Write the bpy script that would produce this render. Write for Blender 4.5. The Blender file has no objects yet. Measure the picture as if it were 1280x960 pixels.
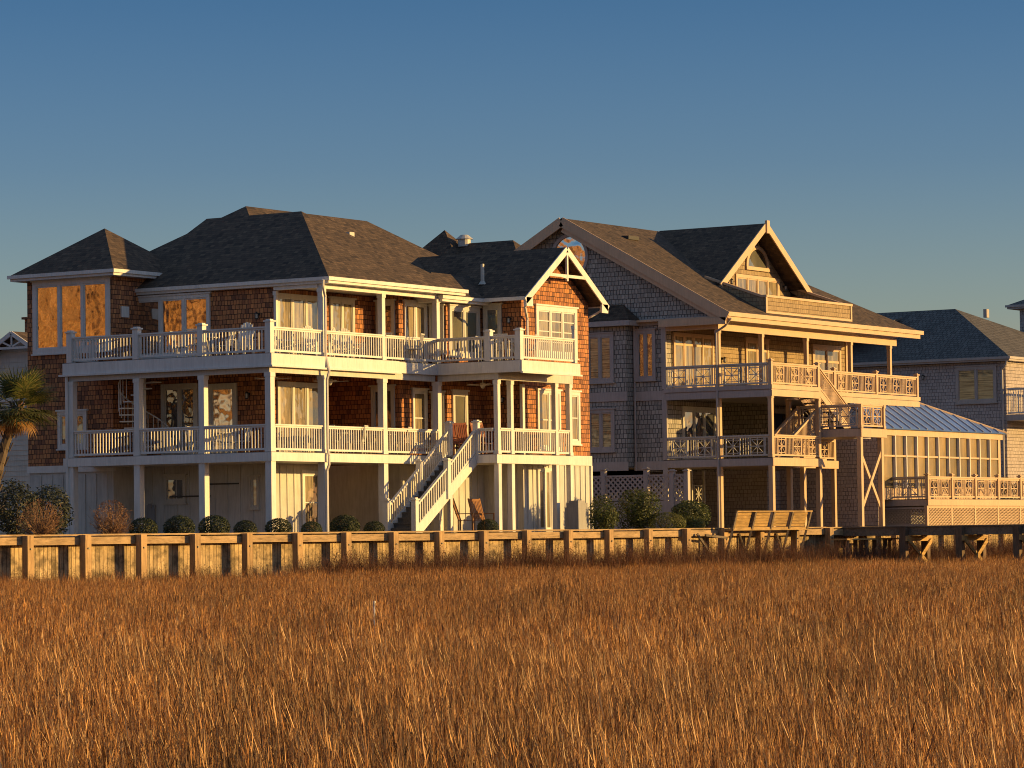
import bpy, math, random
from mathutils import Vector, Matrix
random.seed(7)
R = math.radians
SC = bpy.context.scene
COL = SC.collection

# ------------------------------------------------------------------ mesh builder
class MB:
    def __init__(s): s.v = []; s.f = []
    def poly(s, pts):
        n = len(s.v); s.v += [tuple(p) for p in pts]; s.f.append(tuple(range(n, n+len(pts)))); return s
    def solid(s, pts, faces):
        n = len(s.v); s.v += [tuple(p) for p in pts]; s.f += [tuple(n+i for i in f) for f in faces]; return s
    def box(s, x0, y0, z0, x1, y1, z1):
        if x0 > x1: x0, x1 = x1, x0
        if y0 > y1: y0, y1 = y1, y0
        if z0 > z1: z0, z1 = z1, z0
        return s.solid([(x0,y0,z0),(x1,y0,z0),(x1,y1,z0),(x0,y1,z0),(x0,y0,z1),(x1,y0,z1),(x1,y1,z1),(x0,y1,z1)],
                       [(0,3,2,1),(4,5,6,7),(0,1,5,4),(1,2,6,5),(2,3,7,6),(3,0,4,7)])
    def prism(s, poly, z0, z1):                 # ccw polygon
        n = len(poly)
        pts = [(x,y,z0) for x,y in poly]+[(x,y,z1) for x,y in poly]
        return s.solid(pts, [tuple(range(n-1,-1,-1)), tuple(range(n,2*n))]+[(i,(i+1)%n,n+(i+1)%n,n+i) for i in range(n)])
    def slab(s, pts, th):                       # planar polygon, thickened against its normal
        P = [Vector(p) for p in pts]; nn = (P[1]-P[0]).cross(P[2]-P[0]).normalized()
        n = len(P); Q = [p-nn*th for p in P]
        return s.solid(P+Q, [tuple(range(n)), tuple(range(2*n-1,n-1,-1))]+[(i,n+i,n+(i+1)%n,(i+1)%n) for i in range(n)])
    def beam(s, a, b, w, h, up=(0,0,1)):        # bar a-b, w across, h along up
        a = Vector(a); b = Vector(b); d = (b-a).normalized(); u = Vector(up)
        if abs(d.dot(u)) > .999: u = Vector((0,1,0))
        x = d.cross(u).normalized()*w/2; y = x.cross(d).normalized()*h/2
        p = [a-x-y,a+x-y,a+x+y,a-x+y,b-x-y,b+x-y,b+x+y,b-x+y]
        return s.solid(p, [(0,1,2,3),(7,6,5,4),(0,4,5,1),(1,5,6,2),(2,6,7,3),(3,7,4,0)])
    def tube(s, a, b, r0, r1=None, n=8):
        if r1 is None: r1 = r0
        a = Vector(a); b = Vector(b); d = (b-a).normalized(); u = Vector((0,0,1)) if abs(d.z)<.9 else Vector((1,0,0))
        x = d.cross(u).normalized(); y = d.cross(x)
        p = [a+(x*math.cos(t)+y*math.sin(t))*r0 for t in [i*2*math.pi/n for i in range(n)]]
        p += [b+(x*math.cos(t)+y*math.sin(t))*r1 for t in [i*2*math.pi/n for i in range(n)]]
        return s.solid(p, [(i,(i+1)%n,n+(i+1)%n,n+i) for i in range(n)]+[tuple(range(n-1,-1,-1)),tuple(range(n,2*n))])
    def path(s, pts, r, n=6):
        for a, b in zip(pts[:-1], pts[1:]): s.tube(a, b, r, r, n)
        return s
    def build(s, name, mat, parent=None, smooth=False, loc=None):
        me = bpy.data.meshes.new(name); me.from_pydata(s.v, [], s.f)
        uv = me.uv_layers.new(name='UVMap')
        for p in me.polygons:
            n = p.normal
            if abs(n.z) > .9999: t = Vector((1,0,0)); b = Vector((0,1,0))
            else: t = Vector((-n.y,n.x,0)).normalized(); b = n.cross(t)
            for li in p.loop_indices:
                c = me.vertices[me.loops[li].vertex_index].co
                uv.data[li].uv = (c.dot(t), c.dot(b))
            p.use_smooth = smooth
        me.materials.append(mat)
        o = bpy.data.objects.new(name, me); COL.objects.link(o)
        if parent: o.parent = parent
        if loc: o.location = loc
        return o

def tag(o, label=None, cat=None, group=None, kind=None):
    if label: o['label'] = label
    if cat: o['category'] = cat
    if group: o['group'] = group
    if kind: o['kind'] = kind
    return o
def thing(name, label, cat, loc=(0,0,0), rz=0, group=None, scale=1):
    o = bpy.data.objects.new(name, None); COL.objects.link(o); o.location = loc; o.rotation_euler = (0,0,rz)
    o.empty_display_size = .3; o.scale = (scale,)*3
    return tag(o, label, cat, group)
def kids(o): return [c for c in bpy.data.objects if c.parent == o]
def dup(root, loc, rz=0, label=None, scale=1, group=None):
    def cp(o, par):
        c = o.copy(); COL.objects.link(c); c.parent = par
        for k in kids(o): cp(k, c)
        return c
    r = cp(root, None); r.location = loc; r.rotation_euler = (0,0,rz); r.scale = (scale,)*3
    if label: r['label'] = label
    if group: r['group'] = group
    return r

# ------------------------------------------------------------------ materials
def mat(name):
    m = bpy.data.materials.new(name); m.use_nodes = True
    nt = m.node_tree; b = nt.nodes['Principled BSDF']; return m, nt, b
def nd(nt, t, **k):
    n = nt.nodes.new(t)
    for a, v in k.items(): setattr(n, a, v)
    return n
def mixc(nt, fac, a, b, mode='MIX'):
    n = nd(nt, 'ShaderNodeMix', data_type='RGBA', blend_type=mode)
    for s_, v in ((n.inputs['Factor'], fac), (n.inputs['A'], a), (n.inputs['B'], b)):
        if hasattr(v, 'is_linked'): nt.links.new(v, s_)
        else: s_.default_value = v if isinstance(v, (int,float)) else (*v, 1)
    return n.outputs['Result']
def ramp(nt, fac, stops):
    n = nd(nt, 'ShaderNodeValToRGB'); nt.links.new(fac, n.inputs[0]); e = n.color_ramp.elements
    while len(e) < len(stops): e.new(.5)
    for i, (p, c) in enumerate(stops):
        e[i].position = p; e[i].color = (*c, 1) if not isinstance(c, (int,float)) else (c,c,c,1)
    return n.outputs[0]
def coord(nt, kind='Object', scale=(1,1,1)):
    t = nd(nt, 'ShaderNodeTexCoord'); m = nd(nt, 'ShaderNodeMapping'); m.inputs['Scale'].default_value = scale
    nt.links.new(t.outputs[kind], m.inputs[0]); return m.outputs[0]
def noise(nt, vec, scale, detail=4, rough=.6):
    n = nd(nt, 'ShaderNodeTexNoise'); n.inputs['Scale'].default_value = scale; n.inputs['Detail'].default_value = detail
    n.inputs['Roughness'].default_value = rough; nt.links.new(vec, n.inputs['Vector']); return n.outputs['Fac']
def bump(nt, b, h, st=.5, dist=.02):
    n = nd(nt, 'ShaderNodeBump'); n.inputs['Strength'].default_value = st; n.inputs['Distance'].default_value = dist
    nt.links.new(h, n.inputs['Height']); nt.links.new(n.outputs[0], b.inputs['Normal'])

def m_paint(name, c, var=.12, rough=.5, grain=True):
    m, nt, b = mat(name); v = coord(nt, 'Object')
    f = ramp(nt, noise(nt, v, 1.3, 6), [(.3, 1-var), (.7, 1)])
    g = ramp(nt, noise(nt, coord(nt, 'Object', (14,14,1.5)), 1, 3), [(.35, 1-var*.8), (.6, 1)])
    c1 = mixc(nt, 1, c, f, 'MULTIPLY'); c2 = mixc(nt, 1, c1, g, 'MULTIPLY')
    nt.links.new(c2, b.inputs['Base Color']); b.inputs['Roughness'].default_value = rough
    bump(nt, b, g, .15, .01); return m
def m_shingle(name, cols, bw, rh, mortar, dark, rough=.85, bs=.9, sq=.0):
    m, nt, b = mat(name); v = coord(nt, 'UV')
    # ragged shingle butts: nudge the coordinates a little
    nz = nd(nt, 'ShaderNodeTexNoise'); nz.inputs['Scale'].default_value = 3.2; nt.links.new(v, nz.inputs['Vector'])
    ad = nd(nt, 'ShaderNodeVectorMath', operation='MULTIPLY_ADD'); ad.inputs[1].default_value = (.05,.045,0)
    nt.links.new(nz.outputs['Color'], ad.inputs[0]); nt.links.new(v, ad.inputs[2])
    br = nd(nt, 'ShaderNodeTexBrick'); br.offset = .45; br.squash = .8; br.squash_frequency = 3; nt.links.new(ad.outputs[0], br.inputs['Vector'])
    br.inputs['Scale'].default_value = 1; br.inputs['Brick Width'].default_value = bw; br.inputs['Row Height'].default_value = rh
    br.inputs['Mortar Size'].default_value = mortar; br.inputs['Mortar Smooth'].default_value = .2; br.inputs['Bias'].default_value = 0
    br.inputs['Color1'].default_value = (0,0,0,1); br.inputs['Color2'].default_value = (1,1,1,1); br.inputs['Mortar'].default_value = (.5,.5,.5,1)
    tone = ramp(nt, br.outputs['Color'], [(i/(len(cols)-1), c) for i, c in enumerate(cols)])
    big = ramp(nt, noise(nt, v, .55, 5), [(.3, .84), (.7, 1.08)])
    tone = mixc(nt, 1, tone, big, 'MULTIPLY')
    fine = ramp(nt, noise(nt, coord(nt, 'UV', (60,9,1)), 1, 3), [(.3,.75),(.7,1.1)])
    tone = mixc(nt, .8, tone, fine, 'MULTIPLY')
    out = mixc(nt, br.outputs['Fac'], tone, dark)
    nt.links.new(out, b.inputs['Base Color']); b.inputs['Roughness'].default_value = rough
    # each course tilts outward towards its butt
    sx = nd(nt, 'ShaderNodeSeparateXYZ'); nt.links.new(ad.outputs[0], sx.inputs[0])
    dv = nd(nt, 'ShaderNodeMath', operation='DIVIDE'); nt.links.new(sx.outputs[1], dv.inputs[0]); dv.inputs[1].default_value = rh
    fr = nd(nt, 'ShaderNodeMath', operation='FRACT'); nt.links.new(dv.outputs[0], fr.inputs[0])
    h = nd(nt, 'ShaderNodeMath', operation='MULTIPLY_ADD'); nt.links.new(fr.outputs[0], h.inputs[0]); h.inputs[1].default_value = -1
    inv = nd(nt, 'ShaderNodeMath', operation='MULTIPLY'); nt.links.new(br.outputs['Fac'], inv.inputs[0]); inv.inputs[1].default_value = -1.2
    nt.links.new(inv.outputs[0], h.inputs[2])
    h2 = nd(nt, 'ShaderNodeMath', operation='MULTIPLY_ADD'); nt.links.new(br.outputs['Color'], h2.inputs[0]); h2.inputs[1].default_value = .8
    nt.links.new(h.outputs[0], h2.inputs[2])
    bump(nt, b, h2.outputs[0], bs, .03); return m
def m_wood(name, c1, c2, rough=.8, vert=True, st=.6, uvk='Object', plank=None):
    m, nt, b = mat(name)
    v = coord(nt, uvk, (9,9,.9) if vert else (1,9,9)); n1 = noise(nt, v, 1.5, 6, .7)
    v2 = coord(nt, uvk); n2 = noise(nt, v2, .9, 4)
    c = ramp(nt, n1, [(.28, c2), (.5, c1), (.75, tuple(min(1, x*1.35) for x in c1))])
    c = mixc(nt, 1, c, ramp(nt, n2, [(.3,.65),(.7,1.1)]), 'MULTIPLY')
    nt.links.new(c, b.inputs['Base Color']); b.inputs['Roughness'].default_value = rough; bump(nt, b, n1, st, .02); return m
def m_plank(name, c1, c2, w=.16):
    # vertical sheet-piling boards with knots, stains and gaps
    m, nt, b = mat(name); v = coord(nt, 'UV')
    br = nd(nt, 'ShaderNodeTexBrick'); br.offset = 0; nt.links.new(v, br.inputs['Vector']); br.inputs['Scale'].default_value = 1
    br.inputs['Brick Width'].default_value = w; br.inputs['Row Height'].default_value = 30; br.inputs['Mortar Size'].default_value = .008
    br.inputs['Color1'].default_value = (0,0,0,1); br.inputs['Color2'].default_value = (1,1,1,1)
    n1 = noise(nt, coord(nt, 'UV', (22,2.0,1)), 1, 6, .75); n2 = noise(nt, v, 2.1, 5, .7)
    c = ramp(nt, n1, [(.25, c2), (.52, c1), (.8, tuple(min(1,x*1.3) for x in c1))])
    c = mixc(nt, 1, c, ramp(nt, br.outputs['Color'], [(0,.62),(1,1.15)]), 'MULTIPLY')
    c = mixc(nt, 1, c, ramp(nt, n2, [(.38,.38),(.56,1.1)]), 'MULTIPLY')
    c = mixc(nt, br.outputs['Fac'], c, (.02,.013,.008))
    nt.links.new(c, b.inputs['Base Color']); b.inputs['Roughness'].default_value = .85
    s = nd(nt, 'ShaderNodeMath', operation='SUBTRACT'); nt.links.new(n1, s.inputs[0]); nt.links.new(br.outputs['Fac'], s.inputs[1])
    bump(nt, b, s.outputs[0], .7, .03); return m
def m_glass(name, base, gloss=.35, rough=.02, tint=(1,1,1), var=None, wav=.02):
    m, nt, b = mat(name); nt.nodes.remove(b)
    d = nd(nt, 'ShaderNodeBsdfPrincipled'); d.inputs['Base Color'].default_value = (*base,1); d.inputs['Roughness'].default_value = .5
    if var:   # what stands behind the glass: blinds and curtains
        v = coord(nt, 'UV', var[1]); oi = nd(nt,'ShaderNodeObjectInfo'); av = nd(nt,'ShaderNodeVectorMath',operation='MULTIPLY_ADD')
        av.inputs[1].default_value = (37,37,37); nt.links.new(oi.outputs['Random'], av.inputs[0]); nt.links.new(v, av.inputs[2]); n = noise(nt, av.outputs[0], 1, 4)
        nt.links.new(ramp(nt, n, [(.35, base), (.6, var[0])]), d.inputs['Base Color'])
    g = nd(nt, 'ShaderNodeBsdfGlossy'); g.inputs['Color'].default_value = (*tint,1); g.inputs['Roughness'].default_value = rough
    nn = noise(nt, coord(nt, 'Object'), 1.1, 2); bp = nd(nt, 'ShaderNodeBump'); bp.inputs['Strength'].default_value = 1
    bp.inputs['Distance'].default_value = wav; nt.links.new(nn, bp.inputs['Height']); nt.links.new(bp.outputs[0], g.inputs['Normal'])
    mx = nd(nt, 'ShaderNodeMixShader'); mx.inputs[0].default_value = gloss
    nt.links.new(d.outputs[0], mx.inputs[1]); nt.links.new(g.outputs[0], mx.inputs[2])
    nt.links.new(mx.outputs[0], nt.nodes['Material Output'].inputs[0]); return m
def m_leaf(name, cols, trans=.35, rough=.6, posscale=1.2):
    m, nt, b = mat(name); nt.nodes.remove(b)
    g = nd(nt, 'ShaderNodeNewGeometry'); oi = nd(nt, 'ShaderNodeObjectInfo')
    c = ramp(nt, g.outputs['Random Per Island'], [(i/(len(cols)-1), c) for i, c in enumerate(cols)])
    n = noise(nt, g.outputs['Position'], posscale, 3)
    c = mixc(nt, 1, c, ramp(nt, n, [(.3,.6),(.7,1.25)]), 'MULTIPLY')
    c = mixc(nt, 1, c, ramp(nt, oi.outputs['Random'], [(0,.8),(1,1.2)]), 'MULTIPLY')
    d = nd(nt, 'ShaderNodeBsdfPrincipled'); d.inputs['Roughness'].default_value = rough; t = nd(nt, 'ShaderNodeBsdfTranslucent')
    nt.links.new(c, d.inputs['Base Color']); nt.links.new(c, t.inputs['Color'])
    mx = nd(nt, 'ShaderNodeMixShader'); mx.inputs[0].default_value = trans
    nt.links.new(d.outputs[0], mx.inputs[1]); nt.links.new(t.outputs[0], mx.inputs[2])
    nt.links.new(mx.outputs[0], nt.nodes['Material Output'].inputs[0]); return m

WHITE = m_paint('white_paint', (.74,.73,.72), .14)
CREAM = m_paint('cream_paint', (.60,.58,.54), .16)
TAUPE = m_paint('taupe_trim_paint', (.46,.42,.41), .16)
SIDING = m_paint('pale_board_siding', (.62,.61,.59), .2, .7)
CEIL = m_paint('porch_ceiling', (.50,.43,.36), .15)
CEDAR = m_shingle('cedar_shingle', [(.19,.082,.045),(.42,.165,.07),(.60,.255,.095),(.30,.125,.06)], .16, .165, .010, (.015,.007,.004))
GREYSH = m_shingle('grey_shingle', [(.29,.275,.25),(.42,.39,.36),(.35,.33,.30),(.50,.465,.42)], .19, .20, .012, (.06,.055,.055))
TANSH = m_shingle('tan_shingle', [(.30,.22,.13),(.40,.30,.18),(.34,.25,.15)], .18, .19, .008, (.12,.08,.05))
MAUVESH = m_shingle('mauve_shingle', [(.40,.35,.34),(.50,.44,.43),(.45,.39,.38)], .2, .17, .008, (.15,.13,.13))
ROOF = m_shingle('asphalt_roof', [(.045,.030,.024),(.125,.083,.056),(.08,.054,.039),(.165,.11,.073)], .22, .15, .006, (.02,.018,.018), .95, .5)
ROOFG = m_shingle('grey_roof_shingle', [(.09,.085,.085),(.17,.16,.155),(.125,.12,.118)], .25, .24, .016, (.02,.02,.024), .9, .7)
PLANK = m_plank('bulkhead_boards', (.50,.375,.22), (.17,.11,.055))
WALE = m_wood('weathered_timber', (.42,.29,.16), (.17,.11,.055), vert=False)
WPOST = m_wood('weathered_post', (.46,.30,.15), (.20,.12,.06))
PILE = m_wood('dark_piling', (.17,.11,.07), (.06,.04,.025))
GREYWOOD = m_wood('grey_pier_timber', (.20,.155,.115), (.09,.07,.05), vert=False)
GOLDWOOD = m_wood('golden_bench_timber', (.45,.29,.11), (.22,.13,.05), vert=False)
TEAK = m_wood('teak', (.36,.17,.07), (.18,.08,.03))
REDPAINT = m_paint('red_brown_chair_paint', (.30,.09,.05), .1)
TREAD = m_wood('grey_stair_tread', (.13,.12,.115), (.07,.065,.06), vert=False)
IRON = m_paint('dark_iron', (.03,.03,.032), .1, .4)
METALG = m_paint('grey_cover', (.35,.35,.37), .2, .6)
GL_TOWER = m_glass('tower_glass', (.05,.035,.02), .66, .07, (1,.93,.85), wav=.03)
GL_DARK = m_glass('dark_glass', (.025,.028,.03), .30, .02)
GL_CURT = m_glass('curtained_glass', (.30,.225,.12), .14, .03, var=((.07,.05,.03), (7,.6,1)))
GL_BLIND = m_glass('shuttered_glass', (.05,.04,.02), .12, .05, var=((.55,.46,.24), (.7,22,1)))
GL_ROOM = m_glass('room_glass', (.075,.07,.05), .2, .03, var=((.02,.02,.02), (1.5,.6,1)))
GL_SOL = m_glass('solarium_glass', (.30,.20,.075), .07, .03, var=((.12,.085,.035), (.9,.35,1)))
BARK = m_wood('bark', (.12,.085,.06), (.05,.035,.025))
TWIG = m_paint('dry_twigs', (.30,.17,.10), .25, .8)
LF_DARK = m_leaf('boxwood_leaf', [(.014,.025,.010),(.03,.045,.014),(.06,.075,.028)], .2)
LF_OLIVE = m_leaf('olive_leaf', [(.03,.045,.012),(.065,.085,.02),(.11,.12,.035)], .3)
LF_YEL = m_leaf('golden_hedge_leaf', [(.07,.085,.015),(.12,.13,.03),(.16,.15,.04)], .3)
LF_DUSK = m_leaf('dark_evergreen_leaf', [(.02,.025,.02),(.035,.045,.03),(.05,.06,.04)], .2)
LF_PALM = m_leaf('palm_leaf', [(.05,.07,.02),(.10,.12,.035),(.20,.17,.06)], .3)
LF_PALMD = m_leaf('dead_palm_leaf', [(.28,.14,.05),(.36,.2,.07),(.2,.1,.04)], .3)
LF_AUT = m_leaf('autumn_leaf', [(.55,.27,.12),(.66,.42,.20),(.50,.31,.14)], .3, posscale=.3)
LF_SHRUB = m_leaf('russet_twig', [(.20,.09,.05),(.32,.16,.08),(.12,.06,.035)], .25)
def m_bluemetal():
    m, nt, b = mat('blue_metal_roof'); b.inputs['Metallic'].default_value = .1; b.inputs['Roughness'].default_value = .5
    v = coord(nt,'Object'); nt.links.new(mixc(nt, 1, (.11,.21,.56), ramp(nt, noise(nt, v, 1.1, 4), [(.3,.75),(.7,1.15)]), 'MULTIPLY'), b.inputs['Base Color']); return m
BLUEM = m_bluemetal()

# ------------------------------------------------------------------ camera (pose solved from the lines of the houses)
f_px = 4251.4; th, ph, a_ = R(2.63536), R(-.767754), R(57.1383)
w = Vector((math.sin(a_), math.cos(a_), 0)); r = Vector((math.cos(a_), -math.sin(a_), 0)); u = Vector((0,0,1))
Fd = w*math.cos(th)+u*math.sin(th); Ud = u*math.cos(th)-w*math.sin(th)
Rr = r*math.cos(ph)+Ud*math.sin(ph); Uu = Ud*math.cos(ph)-r*math.sin(ph)
CAMP = Vector((-89.517, -67.295, -.297))
cd = bpy.data.cameras.new('camera'); cam = bpy.data.objects.new('camera', cd); COL.objects.link(cam); SC.camera = cam
cd.sensor_fit = 'HORIZONTAL'; cd.sensor_width = 36; cd.lens = 36*f_px/1280; cd.clip_start = .5; cd.clip_end = 9000
cam.matrix_world = Matrix(((Rr.x,Uu.x,-Fd.x,CAMP.x),(Rr.y,Uu.y,-Fd.y,CAMP.y),(Rr.z,Uu.z,-Fd.z,CAMP.z),(0,0,0,1)))

# ------------------------------------------------------------------ light
SUN_AZ, SUN_EL = R(29), R(7.6)     # measured from -Y towards +X
sd = Vector((math.sin(SUN_AZ)*math.cos(SUN_EL), -math.cos(SUN_AZ)*math.cos(SUN_EL), math.sin(SUN_EL)))
sl = bpy.data.lights.new('sun', 'SUN'); so = bpy.data.objects.new('sun', sl); COL.objects.link(so)
sl.energy = 5.0; sl.angle = R(.55); sl.color = (1, .60, .175)
so.rotation_euler = sd.to_track_quat('Z','Y').to_euler(); so.location = (0,-40,40)
W = bpy.data.worlds.new('World'); SC.world = W; W.use_nodes = True; nt = W.node_tree
bg = nt.nodes['Background']; sky = nd(nt, 'ShaderNodeTexSky'); sky.sky_type = 'NISHITA'; sky.sun_disc = False
sky.sun_elevation = SUN_EL; sky.sun_rotation = math.atan2(sd.x, sd.y); sky.air_density = 1.3; sky.dust_density = .6; sky.ozone_density = 2.2
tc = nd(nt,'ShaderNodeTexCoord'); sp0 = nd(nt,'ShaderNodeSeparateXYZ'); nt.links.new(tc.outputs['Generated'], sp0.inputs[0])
# sky tinted bluer with height in view; unseen upper sky brightened to lift shade
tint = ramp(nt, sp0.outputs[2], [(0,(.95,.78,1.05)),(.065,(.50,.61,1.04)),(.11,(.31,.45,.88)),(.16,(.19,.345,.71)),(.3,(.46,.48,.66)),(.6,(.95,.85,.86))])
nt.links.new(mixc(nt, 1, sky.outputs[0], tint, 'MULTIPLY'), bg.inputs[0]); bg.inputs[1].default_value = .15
SC.view_settings.view_transform = 'Standard'; SC.view_settings.look = 'None'; SC.view_settings.exposure = 0.45

# ------------------------------------------------------------------ bulkhead line
bdir = Vector((math.cos(R(-6.9285)), math.sin(R(-6.9285)), 0)); bnor = Vector((-bdir.y, bdir.x, 0))   # bnor points to the yard
def bl(s, off=0, z=0): return Vector((0,-3,0))+bdir*s+bnor*off+Vector((0,0,z))
def capz(s): return .06
MUD = -2.0

# ------------------------------------------------------------------ setting
def m_ground(name, c1, c2, sc=.4):
    m, nt, b = mat(name); v = coord(nt, 'Object')
    n = noise(nt, v, sc, 8, .7); nt.links.new(ramp(nt, n, [(.3,c1),(.7,c2)]), b.inputs['Base Color']); b.inputs['Roughness'].default_value = .95
    bump(nt, b, noise(nt, v, 6, 6), .6, .08); return m
B_ = 5000
g = MB().poly([(-B_,-B_,MUD),(B_,-B_,MUD),(B_,B_,MUD),(-B_,B_,MUD)])
tag(g.build('marsh_ground', m_ground('marsh_mud', (.035,.022,.012), (.09,.05,.025))), kind='structure')
a0, a1 = bl(-300,.02,-.12), bl(400,.02,-.12)
y0, y1 = bl(-300,900,-.12), bl(400,900,-.12)
tag(MB().slab([a0,a1,y1,y0], 1.8).build('yard_ground', m_ground('pine_straw_yard', (.10,.055,.03), (.17,.10,.05), 1.2)), kind='structure')

# ------------------------------------------------------------------ bulkhead
def bulkhead():
    t = thing('bulkhead', 'long weathered timber bulkhead of upright boards between marsh and yard', 'retaining wall', bl(0,0,MUD))
    off = bl(0,0,MUD)
    def L(p): return p-off
    sp = 2.272; s0 = -14.207-sp*3; N = 29
    for i in range(N):
        sA = s0+i*sp; sB = sA+sp; zA, zB = capz(sA), capz(sB)
        p = MB(); A, B2 = bl(sA), bl(sB)
        p.solid([L(bl(sA,0,MUD-.3)),L(bl(sB,0,MUD-.3)),L(bl(sB,.06,MUD-.3)),L(bl(sA,.06,MUD-.3)),L(bl(sA,0,zA-.06)),L(bl(sB,0,zB-.06)),L(bl(sB,.06,zB-.06)),L(bl(sA,.06,zA-.06))],
                [(0,3,2,1),(4,5,6,7),(0,1,5,4),(1,2,6,5),(2,3,7,6),(3,0,4,7)]).build('panel', PLANK, t)
        # wale below the cap and the cap board
        j = random.uniform(-.012,.012)
        MB().beam(L(bl(sA+.01,-.20,zA-.19+j)), L(bl(sB-.01,-.20,zB-.19+j)), .40, .22).build('wale', WALE, t)
        q = MB().beam(L(bl(sA+.003,-.17,zA-.02+j*.5)), L(bl(sB-.003,-.17,zB-.02+j*.5)), .48, .05); q.build('cap_board', WALE, t)
        # post standing proud of the wall on a wide squared pile
        w_ = MB(); cx = sA
        w_.solid([L(bl(cx-.12,-.66,MUD-.3)),L(bl(cx+.12,-.66,MUD-.3)),L(bl(cx+.12,-.42,MUD-.3)),L(bl(cx-.12,-.42,MUD-.3)),
                  L(bl(cx-.12,-.66,zA-.02+j)),L(bl(cx+.12,-.66,zA-.02+j)),L(bl(cx+.12,-.42,zA-.02+j)),L(bl(cx-.12,-.42,zA-.02+j))],
                 [(0,3,2,1),(4,5,6,7),(0,1,5,4),(1,2,6,5),(2,3,7,6),(3,0,4,7)])
        po = w_.build('post', WPOST, t)
        MB().tube(L(bl(cx,-.65,zA-.42)), L(bl(cx,-.69,zA-.42)), .03, .03, 6).build('bolt', IRON, po)
bulkhead()

# ------------------------------------------------------------------ architecture helpers
def window(par, ax, pl, h0, h1, z0, z1, cols=1, glass=None, trim=None, name='window', rows=0, fw=.1, sill=True, depth=.07, seed=0, transom=None):
    """facing -X when ax=='x', -Y when ax=='y'"""
    trim = trim or WHITE; glass = glass or GL_DARK
    if h0 > h1: h0, h1 = h1, h0
    m = MB()
    def bx(mm, a, b, z_0, z_1, d0, d1):
        if ax == 'x': mm.box(pl-d1, a, z_0, pl-d0, b, z_1)
        else: mm.box(a, pl-d1, z_0, b, pl-d0, z_1)
    bx(m, h0, h1, z1-fw, z1, -.02, depth); bx(m, h0, h1, z0, z0+fw, -.02, depth)
    bx(m, h0, h0+fw, z0+fw, z1-fw, -.02, depth-.003); bx(m, h1-fw, h1, z0+fw, z1-fw, -.02, depth-.003)
    W_ = (h1-h0-2*fw); cw = W_/cols
    for i in range(1, cols): c = h0+fw+cw*i; bx(m, c-.05, c+.05, z0+fw, z1-fw, -.02, depth-.006)
    for i in range(cols):      # inner sashes
        a, b = h0+fw+cw*i+(.05 if i else 0), h0+fw+cw*(i+1)-(.05 if i < cols-1 else 0)
        bx(m, a, a+.045, z0+fw, z1-fw, -.02, .042); bx(m, b-.045, b, z0+fw, z1-fw, -.02, .042)
        bx(m, a+.045, b-.045, z0+fw, z0+fw+.06, -.02, .040); bx(m, a+.045, b-.045, z1-fw-.05, z1-fw, -.02, .040)
        for k in range(rows):
            zz = z0+fw+(z1-z0-2*fw)*(k+1)/(rows+1); bx(m, a+.045, b-.045, zz-.02, zz+.02, -.02, .038)
        if transom: bx(m, a+.045, b-.045, transom-.05, transom+.05, -.02, .039)
    if sill: bx(m, h0-.06, h1+.06, z1, z1+.06, -.02, depth+.04); bx(m, h0-.05, h1+.05, z0-.05, z0, -.02, depth+.03)
    fo = m.build(name, trim, par)
    p = MB(); bx(p, h0+fw*.5, h1-fw*.5, z0+fw*.5, z1-fw*.5, -.015, .016); p.build('pane', glass, fo)
    return fo
def rail_h1(par, a, b, z, h=.9, sp=.135, mat_=None, name='railing', low=.09):
    m = MB(); a = Vector((a[0],a[1],z)); b = Vector((b[0],b[1],z)); d = b-a; L = d.length; e = d/L
    up = Vector((0,0,1))
    m.beam(a+up*(h-.03), b+up*(h-.03), .13, .05); m.beam(a+up*(h-.085), b+up*(h-.085), .05, .06)
    m.beam(a+up*low, b+up*low, .05, .07)
    n = max(1, int(round(L/sp)))
    for i in range(n):
        p = a+e*((i+.5)*L/n); m.beam(p+up*(low+.035), p+up*(h-.115), .032, .036, up=tuple(e))
    return m.build(name, mat_ or WHITE, par)
def rail_star(par, a, b, z, stars, h=.95, mat_=None, name='railing', z2=None):
    """railing whose bays are squares crossed by an eight-armed star, balusters between"""
    m = MB(); z2 = z if z2 is None else z2
    a = Vector((a[0],a[1],z)); b = Vector((b[0],b[1],z2)); d = b-a; L = d.length; e = d/L; up = Vector((0,0,1))
    m.beam(a+up*(h-.03), b+up*(h-.03), .14, .06); m.beam(a+up*(h-.10), b+up*(h-.10), .05, .07); m.beam(a+up*.10, b+up*.10, .06, .07)
    z_lo, z_hi = .136, h-.136; H = z_hi-z_lo; sw = H*.98
    cs = [(i+.5)*L/stars for i in range(stars)] if stars else []
    for c in cs:
        p0 = a+e*(c-sw/2); p1 = a+e*(c+sw/2); hx = e.copy()
        lo0, lo1, hi0, hi1 = p0+up*(z_lo+.0), p1+up*(z_lo+.0), p0+up*z_hi, p1+up*z_hi; mid = a+e*c+up*((z_lo+z_hi)/2)
        for q0, q1 in ((lo0,hi0),(lo1,hi1)): m.beam(q0, q1, .05, .045, up=tuple(hx))
        for k, (q0, q1) in enumerate((((lo0),(hi1)), ((lo1),(hi0)), ((lo0+hi0)/2,(lo1+hi1)/2), ((lo0+lo1)/2,(hi0+hi1)/2))):
            m.beam(q0, q1, .020-.002*k, .04, up=tuple(hx.cross((q1-q0).normalized())) if k<2 else ((0,0,1) if k==2 else tuple(hx)))
        m.beam(lo0+up*.06, lo1+up*.06, .04, .03); m.beam(hi0-up*.06, hi1-up*.06, .04, .03)
    x = .06
    while x < L-.04:
        if all(abs(x-c) > sw/2+.05 for c in cs):
            p = a+e*x; m.beam(p+up*z_lo, p+up*z_hi, .028, .030, up=tuple(e))
        x += .12
    return m.build(name, mat_ or WHITE, par)
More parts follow.
